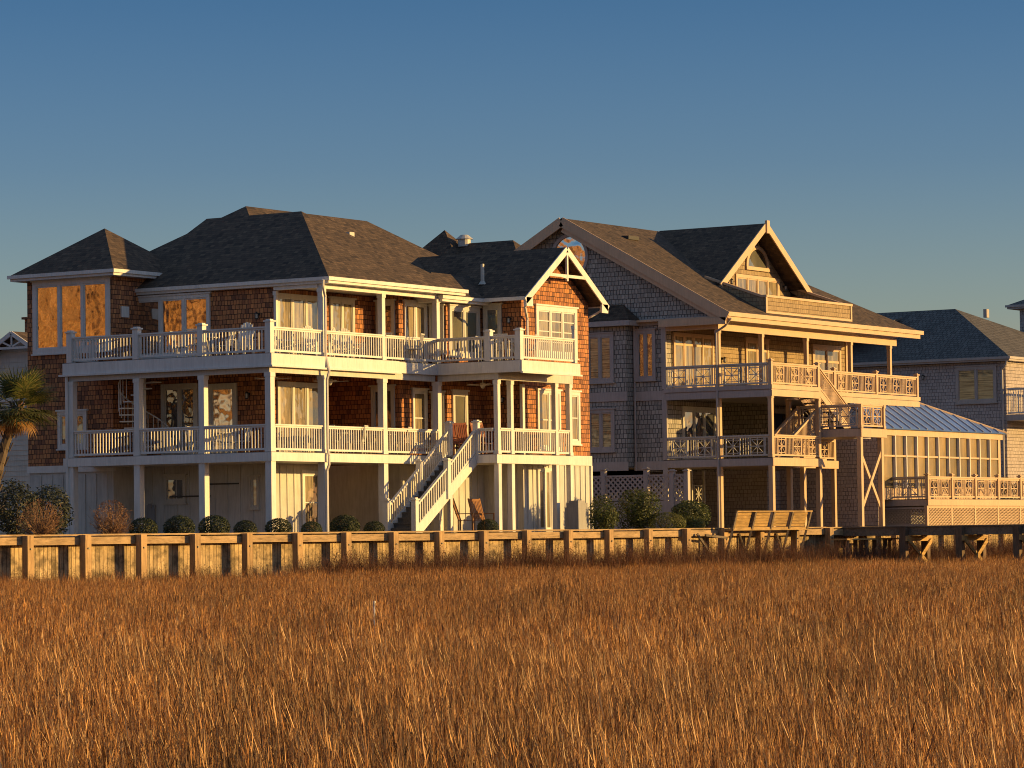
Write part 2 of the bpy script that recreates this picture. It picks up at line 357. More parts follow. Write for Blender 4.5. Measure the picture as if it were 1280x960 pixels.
def post(par, x, y, z0, z1, w_=.2, m_=None, cap=False, name='post', base=True):
    m = MB(); h = w_/2
    m.box(x-h,y-h,z0,x+h,y+h,z1)
    if cap: m.box(x-h-.04,y-h-.04,z1,x+h+.04,y+h+.04,z1+.05); m.box(x-h+.02,y-h+.02,z1+.05,x+h-.02,y+h-.02,z1+.09)
    elif base: m.box(x-h-.02,y-h-.02,z0+.001,x+h+.02,y+h+.02,z0+.12); m.box(x-h-.02,y-h-.02,z1-.14,x+h+.02,y+h+.02,z1-.001)
    return m.build(name, m_ or WHITE, par)
def hip_roof(par, x0,x1,y0,y1,z, r0, r1, rz, m_, trim, name='roof', ft=.2, dz=0):
    """rectangular hip roof; ridge runs r0->r1 (xy)"""
    m = MB(); A,B2,C,D = (x0,y0,z),(x1,y0,z),(x1,y1,z),(x0,y1,z); P0 = (*r0,rz); P1 = (*r1,rz)
    if abs(r0[1]-r1[1]) >= abs(r0[0]-r1[0]) and r0 != r1:   # ridge along y
        m.poly([A,B2,P0]); m.poly([B2,C,P1,P0]); m.poly([C,D,P1]); m.poly([D,A,P0,P1])
    elif r0 != r1:
        m.poly([A,B2,P1,P0]); m.poly([B2,C,P1]); m.poly([C,D,P0,P1]); m.poly([D,A,P0])
    else:
        m.poly([A,B2,P0]); m.poly([B2,C,P0]); m.poly([C,D,P0]); m.poly([D,A,P0])
    m.poly([D,C,B2,A])
    ro = m.build(name, m_, par)
    q = MB().box(x0+.02,y0+.02,z-ft,x1-.02,y1-.02,z-.012)
    q.box(x0-.06,y0-.06,z-.11,x1+.06,y0+.015,z+.012); q.box(x0-.06,y0+.015,z-.11,x0+.015,y1+.06,z+.012)    # gutters
    q.box(x1-.015,y0+.015,z-.11,x1+.06,y1+.06,z+.012)
    q.build('eave_board', trim, ro)
    return ro
def battens(m, ax, pl, h0, h1, z0, z1, sp=.4):
    x = h0+sp/2
    while x < h1:
        if ax == 'y': m.box(x-.025, pl-.028, z0, x+.025, pl+.01, z1)
        else: m.box(pl-.028, x-.025, z0, pl+.01, x+.025, z1)
        x += sp
def lantern(par, ax, pl, h, z, name='wall_lamp'):
    m = MB(); p = (lambda o: Vector((pl-o, h, z))) if ax == 'x' else (lambda o: Vector((h, pl-o, z)))
    m.tube(p(-.02)+Vector((0,0,.12)), p(.05)+Vector((0,0,.12)), .05, .05); c = p(.14)
    m.beam(p(.04)+Vector((0,0,.12)), c+Vector((0,0,.2)), .02, .02)
    m.tube(c+Vector((0,0,.2)), c+Vector((0,0,.13)), .02, .09, 6); m.tube(c-Vector((0,0,.02)), c+Vector((0,0,-.06)), .07, .05, 6)
    for k in range(6): t = k*math.pi/3; m.tube(c+Vector((.06*math.cos(t),.06*math.sin(t),.13)), c+Vector((.06*math.cos(t),.06*math.sin(t),-.02)), .008, .008, 4)
    o = m.build(name, IRON, par)
    MB().tube(c+Vector((0,0,.13)), c-Vector((0,0,.02)), .05, .05, 8).build('lamp_glass', CREAM, o); return o

# ================================================================== HOUSE ONE (cedar shingles)
H = thing('beach_house', 'brown cedar shingle house with white wrap-around decks and long outside stair', 'house', (8,4,0), 0, 'houses along the marsh')
OFF = Vector((8,4,0))
H.location = (0,0,0)
D1, D2 = 2.73, 5.98
foot = [(3,2.1),(8.9,2.1),(8.9,1.0),(10.7,1.0),(10.7,.2),(13,.2),(13,-1.5),(17.6,-1.5),(17.6,11.3),(3,11.3)]
footr = [(3,2.1),(5.9,2.1),(5.9,5.0),(8.9,5.0)]+foot[2:]
m = MB().prism(footr, -.2, 2.45); 
battens(m,'x',3,2.2,7.8,0,2.4,.55); battens(m,'y',2.1,3.1,4.4,0,2.4); battens(m,'y',5.0,6.0,8.8,0,2.4); battens(m,'y',-1.5,13.1,17.5,0,2.44,.36); battens(m,'x',13,-1.4,.1,0,2.4); battens(m,'y',.2,10.8,12.9,0,2.4)
m.build('ground_floor_wall', SIDING, H)
MB().prism(footr, 2.45, 5.66).build('lower_wall', CEDAR, H)
MB().prism(foot, 5.66, 8.42).build('wall', CEDAR, H)
MB().prism([(1.5,7.9),(5.4,7.9),(5.4,11.75),(1.5,11.75)], 2.45, 9.15).build('tower_wall', CEDAR, H)
m = MB().prism([(1.53,7.93),(5.37,7.93),(5.37,11.72),(1.53,11.72)], -.2, 2.45); battens(m,'x',1.53,7.95,11.7,0,2.2,.5); m.build('tower_ground_wall', SIDING, H)
m = MB()                                           # skirt band between storeys and corner boards
m.box(12.95,-1.55,2.42,17.65,-1.46,2.78).build('skirt_band', WHITE, H)
MB().box(1.46,7.86,2.28,1.56,11.79,2.52).build('skirt_band', WHITE, H); MB().box(17.55,-1.56,-.1,17.66,-1.44,2.42).build('corner_board', WHITE, H)
# ---- roofs
T = 4.17; rz = 11.41
hip_roof(H, 2.79,11.12,-.4,9.0, 8.63, (6.96,3.78),(6.96,8.0), rz, ROOF, WHITE)
hip_roof(H, 2.80,19.9,1.93,11.5, 8.625, (7.6,6.72),(15.1,6.72), 11.83, ROOF, WHITE)
hip_roof(H, 1.08,5.85,7.48,12.2, 9.22, (3.46,9.84),(3.46,9.84), 10.93, ROOF, WHITE)
hip_roof(H, 9.9,17.9,-.2,3.0, 8.39, (11.4,1.3),(16.0,1.3), 9.38, ROOF, WHITE)
# gable wing
GX, GE0, GE1, GF, GZ, GP = 15.25, 12.5, 18.0, -2.05, 8.40, 10.34
m = MB(); m.slab([(GE0,6,GZ),(GE0,GF,GZ),(GX,GF,GP),(GX,6,GP)], .10); m.slab([(GE1,GF,GZ),(GE1,6,GZ),(GX,6,GP),(GX,GF,GP)], .10)
ro = m.build('gable_roof', ROOF, H)
m = MB(); k = (GP-GZ)/(GX-GE0)
for s_, e0 in ((1,GE0),(-1,GE1)):                   # barge boards, soffit, eave return
    A = Vector((e0-.08*s_,GF-.02,GZ-.16)); B2 = Vector((GX,GF-.02,GP-.10)); m.beam(A, B2, .05, .24, up=(0,0,1))
    m.slab([(e0,-1.4,GZ-.11),(GX,-1.4,GP-.11),(GX,GF,GP-.11),(e0,GF,GZ-.11)][::s_], .03)
    m.box(e0-.05*s_, GF-.045, GZ-.34, e0+.38*s_, GF+.02, GZ-.02)
m.beam((13.98,GF,9.28),(16.52,GF,9.28), .08,.11); m.box(GX-.045,GF-.05,9.1,GX+.045,GF+.03,GP-.2)
m.box(GE0-.05,GF+.05,GZ-.12,GE0+.06,-.2,GZ+.01); m.box(GE1-.06,GF+.05,GZ-.12,GE1+.05,6,GZ+.01)
m.beam((GX-.05,GF-.03,9.2),(14.2,GF-.03,9.3), .03,.03)
m.build('gable_trim', WHITE, ro)
MB().solid([(13,-1.5,8.42),(17.6,-1.5,8.42),(15.3,-1.5,10.03),(13,1,8.42),(17.6,1,8.42),(15.3,1,10.03)],[(0,1,2),(5,4,3),(0,3,4,1),(1,4,5,2),(2,5,3,0)]).build('gable_wall', CEDAR, H)
# roof vents
MB().tube((13.4,.4,8.9),(13.4,.4,9.75),.07).tube((13.4,.4,9.0),(13.4,.4,9.12),.16,.08).build('roof_vent', CREAM, H)
MB().box(12.0,5.3,10.75,12.3,5.5,11.12).build('roof_vent', CREAM, H)
# ---- decks
def deck(poly, top, th, name, par=H, mt=None):
    o = MB().prism(poly, top-th, top-.035).build(name, mt or WHITE, par)
    MB().prism([(x,y) for x,y in poly], top-.035, top).build('deck_floor', TREAD, o)
    # boarded porch ceiling below
    return o
d2p = [(-.06,-.06),(9.74,-.06),(9.74,-3.56),(13.52,-3.56),(13.52,-1.45),(13.1,-1.45),(13.1,.3),(10.8,.3),(10.8,1.1),(9.0,1.1),(9.0,2.2),(3.1,2.2),(3.1,8.0),(1.6,8.0),(1.6,8.75),(-.06,8.75)]
dk2 = deck(d2p, D2, .34, 'upper_deck')
m = MB(); m.box(-.12,-.16,D2-.42,7.24,-.063,D2-.02); m.box(-.16,-.22,D2-.46,7.30,-.10,D2-.40)     # lit fascia and its drip mould
m.box(9.70,-3.62,D2-.42,13.56,-3.563,D2-.02); m.box(9.64,-3.70,D2-.47,13.58,-3.6,D2-.41)
m.box(-.12,-.063,D2-.42,-.063,8.78,D2-.02); m.box(-.20,-.1,D2-.47,-.10,8.9,D2-.41); m.box(9.68,-3.56,D2-.42,9.737,-.06,D2-.02)
m.box(7.3,-.09,D2-.42,9.68,-.063,D2-.05)
m.build('fascia', WHITE, dk2)
MB().prism([(-.02,-.02),(9.78,-.02),(9.78,-3.5),(13.48,-3.5),(13.48,-1.45),(13.1,-1.45),(13.1,.3),(10.8,.3),(10.8,1.1),(9.0,1.1),(9.0,2.2),(3.1,2.2),(3.1,8.0),(1.6,8.0),(1.6,8.7),(-.02,8.7)], D2-.37, D2-.345).build('porch_ceiling', CEIL, dk2)
m = MB()                                            # perimeter beams carried by the posts
m.box(.0,.02,D2-.64,9.7,.2,D2-.372); m.box(.0,.2,D2-.64,.18,8.6,D2-.372); m.box(9.82,-2.38,D2-.64,10.0,0,D2-.372); m.box(9.82,-2.56,D2-.66,14.75,-2.385,D2-.372); m.box(14.6,-2.385,D2-.66,14.75,-1.5,D2-.372)
m.build('porch_beam', CREAM, dk2)
d1p = [(-.06,-.06),(9.74,-.06),(9.74,-2.5),(14.8,-2.5),(14.8,-1.4),(13.1,-1.4),(13.1,.3),(10.8,.3),(10.8,1.1),(9.0,1.1),(9.0,2.2),(3.1,2.2),(3.1,8.0),(1.6,8.0),(1.6,8.75),(-.06,8.75)]
d1p[8:9] = [(9.0,1.1)]
dk1 = deck(d1p, D1, .30, 'lower_deck')
m = MB(); m.box(-.12,-.12,D1-.31,9.7,-.063,D1-.02); m.box(-.12,-.063,D1-.31,-.063,8.78,D1-.02); m.box(9.68,-2.5,D1-.31,9.737,-.12,D1-.02); m.box(9.68,-2.56,D1-.33,14.84,-2.503,D1-.02)
m.build('fascia', WHITE, dk1)
# ---- posts
pl1 = [(0.06,.06),(0.06,2.83),(.06,5.6),(.06,8.5),(3.0,.06),(6.5,.06),(9.86,.06)]
for x,y in pl1:
    post(H, x,y, -.15, D1-.3, .25, base=False); post(H, x,y, D1, D2-.642, .23)
for x,y in ((9.93,-2.42),(10.78,-2.42),(13.72,-2.42),(14.68,-2.42)):
    post(H, x,y, -.15, D1-.3, .19, base=False); post(H, x,y, D1, D2-.662, .17)
for x in (3.0,6.5,9.86): post(H, x,.06, D2, 8.28, .19)
post(H, 3.02, 2.0, D2, 8.28, .1)
m = MB(); m.box(2.95,.0,8.27,10.2,.16,8.425); m.box(2.9,.17,8.3,3.05,2.0,8.425); m.build('roof_beam', WHITE, H)
for x,y in ((0,0),(0,2.83),(0,5.6),(0,8.5),(9.8,-2.2),(9.8,-3.46)): post(H, x,y, D2, D2+1.02, .22, cap=True, name='newel_post')
post(H, 13.42,-3.46, D2, D2+1.35, .12, name='newel_post')
# ---- upper railings
for a,b in (((.0,.11),(.0,2.72)),((0,2.94),(0,5.49)),((0,5.71),(0,8.39)),((.11,0),(2.9,0)),((3.1,0),(6.4,0)),((6.6,0),(9.76,0)),((9.8,-.05),(9.8,-2.09)),((9.8,-2.31),(9.8,-3.35)),((9.91,-3.46),(13.36,-3.46)),((0,8.55),(1.5,8.55))):
    rail_h1(H, a, b, D2, .88)
for a,b in (((.0,.18),(.0,2.72)),((0,2.95),(0,5.48)),((0,5.72),(0,8.38)),((.18,0),(2.88,0)),((3.12,0),(6.38,0)),((6.62,0),(9.74,0)),((9.8,-1.72),(9.8,-2.33)),((10.0,-2.46),(10.68,-2.46)),((10.88,-2.46),(13.62,-2.46)),((13.82,-2.46),(14.6,-2.46))):
    rail_h1(H, a, b, D1, .92)
# ---- outside stair
st = MB(); S0, S1, SX0, SX1 = -1.66, -.50, 6.0, 9.8; n = 15; rise = D1/n; run = (SX1-SX0)/n
slope = Vector((SX1-SX0,0,D1)).normalized()
for i in range(n-0):
    x = SX0+i*run; z = (i+1)*rise
    if i < n-1: st.box(x-.03, S0+.03, z-.05, x+run, S1-.03, z)
    st.box(x, S0+.03, z-rise, x+.02, S1-.03, z-.05)
sto = st.build('staircase', TREAD, H)
for y in (S0, S1):
    MB().beam((SX0-.15,y,-.08),(SX1-.02,y,D1-.12), .06,.34).build('stringer', WHITE, sto)
for y in (S0-.0, S1):
    pts = [(SX0-.1,0),( (SX0+SX1)/2, D1/2),(SX1-.05,D1)]
    for x,z in pts: post(sto, x, y, max(-.15,z-.2), z+1.12, .19, cap=True, name='newel_post')
    m = MB()
    for (xa,za),(xb,zb) in zip(pts[:-1],pts[1:]):
        a = Vector((xa+.1,y,za+.1)); b = Vector((xb-.1,y,zb-.02)); up = Vector((0,0,1))
        m.beam(a+up*.86,b+up*.86,.11,.06); m.beam(a+up*.12,b+up*.12,.05,.07)
        k_ = 13
        for i in range(k_):
            p = a+(b-a)*((i+.5)/k_); m.beam(p+up*.12,p+up*.86,.038,.038,up=(1,0,0))
    m.build('stair_railing', WHITE, sto)
post(H, 8.35,-1.45,-.15,1.45,.14,base=False); 
# ---- windows and doors, upper floor
window(H,'x',1.5,7.98,11.46,6.45,8.98,3,GL_TOWER,fw=.16)
window(H,'x',3,4.78,8.1,6.2,8.34,3,GL_TOWER,fw=.12)
m = MB().box(1.95,7.84,7.62,2.35,7.92,8.0); m.build('wall_lamp', WHITE, H)
window(H,'y',2.1,3.15,5.75,D2+.02,8.24,3,GL_CURT,CREAM,'french_door',fw=.14,sill=False)
window(H,'y',2.1,6.25,7.7,D2+.02,8.22,2,GL_CURT,CREAM,'door',fw=.12)
window(H,'x',8.9,1.15,1.95,D2+.02,8.22,1,GL_ROOM,CREAM,'door',fw=.12)
window(H,'y',1.0,9.2,10.6,D2+.05,8.2,2,GL_CURT,WHITE,fw=.11)
window(H,'x',10.7,.28,.9,6.4,8.1,1,GL_ROOM,CREAM)
window(H,'y',.2,10.85,12.8,6.3,8.1,2,GL_ROOM,CREAM,fw=.14)
window(H,'x',13,-.68,.1,D2+.02,8.2,1,GL_ROOM,CREAM,'door',fw=.13)
lantern(H,'x',13,-1.05,7.55); lantern(H,'x',3,2.7,7.4)
window(H,'y',-1.5,13.92,16.72,6.35,8.18,3,GL_CURT,WHITE,fw=.16,rows=3)
# ---- lower floor
window(H,'x',1.5,9.05,10.35,3.1,4.4,2,GL_ROOM,WHITE,fw=.12)
window(H,'x',3,5.35,6.95,D1+.02,5.28,2,GL_ROOM,CREAM,'door',fw=.16,sill=False)
window(H,'x',3,3.65,4.9,D1+.02,5.22,1,GL_TOWER,CREAM,'door',fw=.16,sill=False)
window(H,'y',2.1,3.15,5.75,D1+.02,5.22,3,GL_CURT,CREAM,'french_door',fw=.12,sill=False)
window(H,'x',8.9,1.2,2.2,D1+.02,5.2,1,GL_ROOM,CREAM,'door',fw=.12)
window(H,'y',5.0,6.3,7.6,D1+.02,5.1,1,GL_DARK,CREAM,'door',fw=.1)
window(H,'y',1.0,9.65,10.55,D1+.35,5.1,1,GL_CURT,WHITE,rows=1)
window(H,'x',10.7,.3,.85,D1+.4,5.0,1,GL_ROOM,CREAM)
window(H,'y',.2,11.0,11.95,D1+.02,5.05,1,GL_ROOM,CREAM,'door',fw=.12,rows=1)
window(H,'y',-1.5,13.95,15.5,D1+.25,5.12,2,GL_CURT,WHITE,rows=1)
window(H,'y',-1.5,15.95,16.85,3.2,5.12,1,GL_CURT,WHITE,rows=1,fw=.13)
lantern(H,'x',13,-.7,4.7); lantern(H,'x',3,3.15,4.7); lantern(H,'y',5.0,8.3,4.7)
MB().box(12.9,-1.58,D1,13.05,-1.46,5.3).build('corner_board', WHITE, H)
# ---- ground floor
window(H,'x',3,5.9,6.85,1.15,2.1,1,GL_ROOM,CREAM,fw=.1)
window(H,'y',2.1,4.5,5.6,0,2.2,1,GL_CURT,WHITE,'door',fw=.14,sill=False,rows=1)
window(H,'y',-1.5,13.9,14.9,0,2.3,2,GL_CURT,WHITE,'door',fw=.1,sill=False)
window(H,'x',3,2.75,3.15,.9,2.0,1,GL_ROOM,CREAM,fw=.06)
MB().box(2.9,7.25,.3,3.02,7.6,1.1).box(2.86,7.35,1.0,2.9,7.5,1.15).build('meter_box', METALG, H)
MB().box(2.96,3.6,1.75,3.01,4.9,1.8).box(2.93,4.85,1.35,3.02,6.6,1.4).build('meter_box', IRON, H)
# ---- downpipes
m = MB().path([(2.55,-.35,8.52),(2.6,-.3,8.3),(2.95,-.13,8.0),(2.95,-.13,D2+.0),(2.95,-.27,D2-.5),(2.95,-.17,D2-.8),(2.95,-.17,D1+.1),(2.95,-.22,D1-.1),(2.95,-.22,D1-.4),(2.95,-.13,D1-.6),(2.95,-.13,0)], .05); m.build('downpipe', WHITE, H)
m = MB().path([(12.55,-1.95,8.3),(12.55,-1.95,8.05),(13.25,-1.6,7.65),(13.25,-1.6,6.1)], .05); m.build('downpipe', WHITE, H)
m = MB().path([(17.85,-1.9,8.3),(17.85,-1.9,8.15),(17.66,-1.6,7.95),(17.66,-1.4,7.9),(17.68,-1.4,2.7)], .045); m.build('downpipe', WHITE, H)
m = MB().path([(-.1,8.62,D2-.4),(-.1,8.62,0)], .055); m.build('downpipe', WHITE, H)
# ---- spiral stair between the decks
sp_ = MB(); C_ = Vector((1.55,6.55,D1)); HT = D2-D1-.0; N = 15
pole = MB().tube(C_, C_+Vector((0,0,HT-.35)), .06).build('spiral_staircase', WHITE, H)
tr = MB(); rl = MB(); prev = None
for i in range(N):
    t = -.5+i*R(24); z = D1+(i+1)*HT/N-.05; c, s_ = math.cos(t), math.sin(t); c2, s2 = math.cos(t+R(25)), math.sin(t+R(25)); rr = .88
    if z > D2-.45: break
    tr.slab([C_+Vector((0,0,z-D1)), C_+Vector((rr*c,rr*s_,z-D1)), C_+Vector((rr*c2,rr*s2,z-D1))], .04)
    for q in (0,.5):
        tt = t+R(24)*q; e = C_+Vector((rr*math.cos(tt),rr*math.sin(tt),z-D1+q*HT/N)); 
        if e.z+.85 < D2-.38:
            rl.tube(e, e+Vector((0,0,.85)), .014, .014, 5)
            if prev is not None: rl.tube(prev, e+Vector((0,0,.85)), .025, .025, 5)
            prev = e+Vector((0,0,.85))
tr.build('spiral_tread', WHITE, pole); rl.build('spiral_railing', WHITE, pole)

# ================================================================== HOUSE TWO (grey shingles)
K = thing('beach_house', 'grey shingle house with star-patterned railings, dormer and round gable window', 'house', (0,0,0), 0, 'houses along the marsh')
E1, E2 = 3.03, 6.04; X2 = 35.3
kw = MB().prism([(X2,5.6),(52.3,5.6),(52.3,18.2),(X2,18.2)], 5.7, 9.05)
kw.prism([(X2,5.6),(39.7,5.6),(39.7,10.5),(44.4,10.5),(44.4,5.6),(52.3,5.6),(52.3,18.2),(X2,18.2)], 2.7, 5.7)
kw.solid([(X2,2.4,9.05),(X2,18.3,9.05),(X2,10.4,13.42),(X2+1,2.4,9.05),(X2+1,18.3,9.05),(X2+1,10.4,13.42)],[(1,0,2),(3,4,5),(0,1,4,3),(2,0,3,5),(1,2,5,4)])
kw.build('wall', GREYSH, K)
MB().box(X2+.6,5.56,E2,52.2,5.64,8.9).build('porch_wall', TANSH, K)
MB().prism([(X2+1.6,7.5),(X2+1.6,11),(44.4,11),(44.4,5.7),(52.2,5.7),(52.2,18),(X2+1.6,18)], -.2, 2.7).build('ground_floor_wall', MAUVESH, K)
MB().box(X2-.6,7.15,2.75,X2+.1,14,9.0).build('bay_wall', GREYSH, K)
m = MB(); m.poly([(X2-1.0,6.75,9.02),(X2,6.75,9.02),(X2,7.6,9.75)][::1]); m.poly([(X2-1.0,14.4,9.02),(X2-1.0,6.75,9.02),(X2,7.6,9.75),(X2,13.4,9.75)]); m.poly([(X2,14.4,9.02),(X2-1.0,14.4,9.02),(X2,13.4,9.75)])
bo = m.build('bay_roof', ROOF, K); MB().box(X2-1.0,6.75,8.78,X2,14.4,9.0).build('eave_board', TAUPE, bo)
m = MB(); m.box(X2-.05,5.55,8.78,X2+.02,7.14,9.06); m.box(X2-.05,2.4,8.80,X2+.02,5.5,9.06)
m.box(X2-.05,5.5,E2-.46,X2,7.14,E2-.06); m.box(X2-.65,7.1,E2-.46,X2-.6,14,E2-.06); m.box(X2-.05,5.5,E1-.42,X2,7.14,E1-.04); m.box(X2-.65,7.1,E1-.42,X2-.6,14,E1-.04)
m.box(X2-.06,5.5,-.1,X2+.02,5.72,E1-.42); m.box(X2-.06,5.5,E1,X2+.02,5.72,E2-.46); m.box(X2-.06,5.5,E2,X2+.02,5.72,8.8)
m.build('trim_band', TAUPE, K)
MB().path([(X2-.07,7.05,9.0),(X2-.07,7.05,2.6)], .045).build('downpipe', TAUPE, K)
# roof: main slope with the dormer balcony cut into it
sl_ = .5525; ze, ye, yr, zr = 9.16, 2.35, 10.4, 13.61
def zs(y): return ze+sl_*(y-ye)
x0, x1 = 34.88, 53.3; xr = 46.0; DX0, DX1 = 39.05, 47.0; yb, yw = 2.75, 5.7
m = MB()
def hx(y): return x1-(x1-xr)*(y-ye)/(yr-ye)
m.slab([(x0,ye,zs(ye)),(x1,ye,zs(ye)),(hx(yb),yb,zs(yb)),(x0,yb,zs(yb))], .12)
m.slab([(x0,yb,zs(yb)),(DX0,yb,zs(yb)),(DX0,yw,zs(yw)),(x0,yw,zs(yw))], .12)
m.slab([(DX1,yb,zs(yb)),(hx(yb),yb,zs(yb)),(hx(yw),yw,zs(yw)),(DX1,yw,zs(yw))], .12)
m.slab([(x0,yw,zs(yw)),(hx(yw),yw,zs(yw)),(xr,yr,zr),(x0,yr,zr)], .12)
m.slab([(x1,ye,ze),(x1,18.45,ze),(xr,yr,zr)], .12)
m.slab([(x1,18.45,ze),(x0,18.45,ze),(x0,yr,zr),(xr,yr,zr)], .12)
kr = m.build('roof', ROOF, K)
m = MB()                                            # barge boards of the big gable, lit eave, soffit
A, B2, C_ = Vector((x0-.03,ye-.1,ze-.20)), Vector((x0-.03,yr,zr-.16)), Vector((x0-.03,18.5,ze-.2))
m.beam(A,B2,.06,.42); m.beam(B2,C_,.06,.42); m.beam(A+Vector((.1,.5,-.0)),B2+Vector((.1,0,-.3)),.05,.3); 
m.box(x0-.02,ye-.14,ze-.17,x1+.1,ye-.02,ze+.01); m.box(x0+.05,ye+.0,ze-.24,x1-.05,18.3,ze-.155); m.box(x0+.1,ye-.05,ze-.36,x1-.1,ye+.06,ze-.16)
m.box(x0-.06,ye-.0,ze-.5,x0+.04,5.6,ze-.22)
m.build('eave_board', m_paint('warm_trim_paint', (.62,.44,.29), .14), kr)
WT = bpy.data.materials['warm_trim_paint']
m = MB(); m.box(X2-.05,2.93,8.44,52.0,3.09,8.78); m.box(X2-.05,3.09,8.5,X2+.1,5.6,8.78); m.build('roof_beam', WT, K)
# dormer
dm = MB(); DXc, DH, DZ0, DZ1 = 43.1, 4.15, 10.72, 13.62; dyf = 4.85
dm.slab([(DXc-DH,10.3,DZ0),(DXc-DH,dyf,DZ0),(DXc,dyf,DZ1),(DXc,10.3,DZ1)], .1); dm.slab([(DXc+DH,dyf,DZ0),(DXc+DH,10.3,DZ0),(DXc,10.3,DZ1),(DXc,dyf,DZ1)], .1)
do = dm.build('dormer', ROOF, K)
m = MB().solid([(DX0+.1,yw,9.4),(DX1-.1,yw,9.4),(DX1-.1,yw,10.75),(DXc,yw,13.45),(DX0+.1,yw,10.75),(DX0+.1,yw+1,9.4),(DX1-.1,yw+1,9.4),(DX1-.1,yw+1,10.75),(DXc,yw+1,13.45),(DX0+.1,yw+1,10.75)],
               [(0,1,2,3,4),(9,8,7,6,5),(0,5,6,1),(1,6,7,2),(2,7,8,3),(3,8,9,4),(4,9,5,0)]); m.build('dormer_wall', TANSH, do)
m = MB()
for s_ in (1,-1):
    e0 = DXc-DH*s_; m.beam((e0-.05*s_,dyf-.04,DZ0-.14),(DXc,dyf-.04,DZ1-.1), .06,.30); m.box(e0-.02*s_,dyf-.08,DZ0-.75,e0+.16*s_,dyf-.01,DZ0-.1)
    m.box(e0+.0*s_,dyf,DZ0-.3,e0+.1*s_,yw+.6,DZ0-.1)
m.box(DXc-.12,dyf-.14,DZ1-.45,DXc+.12,dyf-.03,DZ1+.12)
m.build('dormer_trim', WT, do)
pp = MB()
pp.box(DX0,yb-.05,zs(yb)-.25,DX1,yb+.08,10.02)
for xx in (DX0, DX1-.12): pp.solid([(xx,yb+.08,zs(yb)-.25),(xx+.12,yb+.08,zs(yb)-.25),(xx+.12,yw,zs(yw)-.2),(xx,yw,zs(yw)-.2),(xx,yb+.08,10.02),(xx+.12,yb+.08,10.02),(xx+.12,yw,11.0),(xx,yw,11.0)],[(0,3,2,1),(4,5,6,7),(0,1,5,4),(1,2,6,5),(2,3,7,6),(3,0,4,7)])
pp.box(DX0+.12,yb+.08,9.1,DX1-.12,yw,9.2)
po_ = pp.build('dormer_balcony', TANSH, do)
m = MB().box(DX0-.06,yb-.12,10.02,DX1+.06,yb+.14,10.12); m.beam((DX0+.06,yb+.14,10.07),(DX0+.06,yw,11.05),.2,.1); m.beam((DX1-.06,yb+.14,10.07),(DX1-.06,yw,11.05),.2,.1)
m.box(DX0-.05,yb-.09,9.32,DX0+.08,yb-.052,10.02); m.box(DX1-.08,yb-.09,9.32,DX1+.05,yb-.052,10.02); m.box(DX0+.08,yb-.09,9.32,DX1-.08,yb-.052,9.42); m.build('parapet_cap', WT, po_)
window(do,'y',yw,41.75,45.75,9.75,11.35,4,GL_CURT,WT,fw=.15,sill=False)
def arch(par, ax, pl, c, zc, rw, rh, full=False, mt=None, gl=None, fw=.16):
    n = 28; a0, a1 = (0, 2*math.pi) if full else (0, math.pi); fr = MB(); gp = []
    def pt(rw_, rh_, t, d):
        h = c+rw_*math.cos(t); z = zc+rh_*math.sin(t); return (pl-d, h, z) if ax == 'x' else (h, pl-d, z)
    for i in range(n):
        t0, t1 = a0+(a1-a0)*i/n, a0+(a1-a0)*(i+1)/n
        q = [pt(rw,rh,t0,0),pt(rw,rh,t1,0),pt(rw-fw,rh-fw,t1,0),pt(rw-fw,rh-fw,t0,0)]+[pt(rw,rh,t0,.08),pt(rw,rh,t1,.08),pt(rw-fw,rh-fw,t1,.08),pt(rw-fw,rh-fw,t0,.08)]
        fr.solid(q, [(0,1,2,3),(7,6,5,4),(0,4,5,1),(2,6,7,3),(1,5,6,2),(3,7,4,0)])
        gp.append(pt(rw-fw*.6,rh-fw*.6,t0,.02))
    if not full:
        gp.append(pt(rw-fw*.6,rh-fw*.6,math.pi,.02))
        A = pt(rw,rh,math.pi,.0); B2 = pt(rw,rh,0,.0)
        if ax == 'x': fr.box(pl-.09,c-rw,zc-fw,pl,c+rw,zc-.001)
        else: fr.box(c-rw,pl-.09,zc-fw,c+rw,pl,zc-.001)
    fo = fr.build('window', mt, par)
    MB().poly(gp).build('pane', gl, fo); return fo
arch(do,'y',yw,43.75,11.75,1.05,.95,False,WT,GL_ROOM)
arch(K,'x',X2,10.25,11.95,.95,1.0,True,TAUPE,GL_TOWER,.14)
lantern(do,'y',yw,41.2,10.9); lantern(do,'y',yw,46.2,10.9)
# rear wing behind, with its low dome vent
hip_roof(K, 37,47,13,27.5, 9.3, (42,17.5),(42,20.6), 13.55, ROOF, WT, 'rear_roof')
m = MB(); m.poly([(40.6,19.6,12.5),(43.4,19.6,12.5),(42,21.3,14.25)]); m.poly([(43.4,19.6,12.5),(43.4,23,12.5),(42,21.3,14.25)]); m.poly([(43.4,23,12.5),(40.6,23,12.5),(42,21.3,14.25)]); m.poly([(40.6,23,12.5),(40.6,19.6,12.5),(42,21.3,14.25)]); m.build('rear_peak', ROOF, K)
m = MB().tube((42,20.2,13.4),(42,20.2,13.78),.3,.3,14).tube((42,20.2,13.75),(42,20.2,13.95),.42,.18,14); m.build('roof_vent', CREAM, K)
m = MB(); m.box(38.0,8.9,12.82,38.9,9.7,12.98); m.build('skylight', IRON, K)
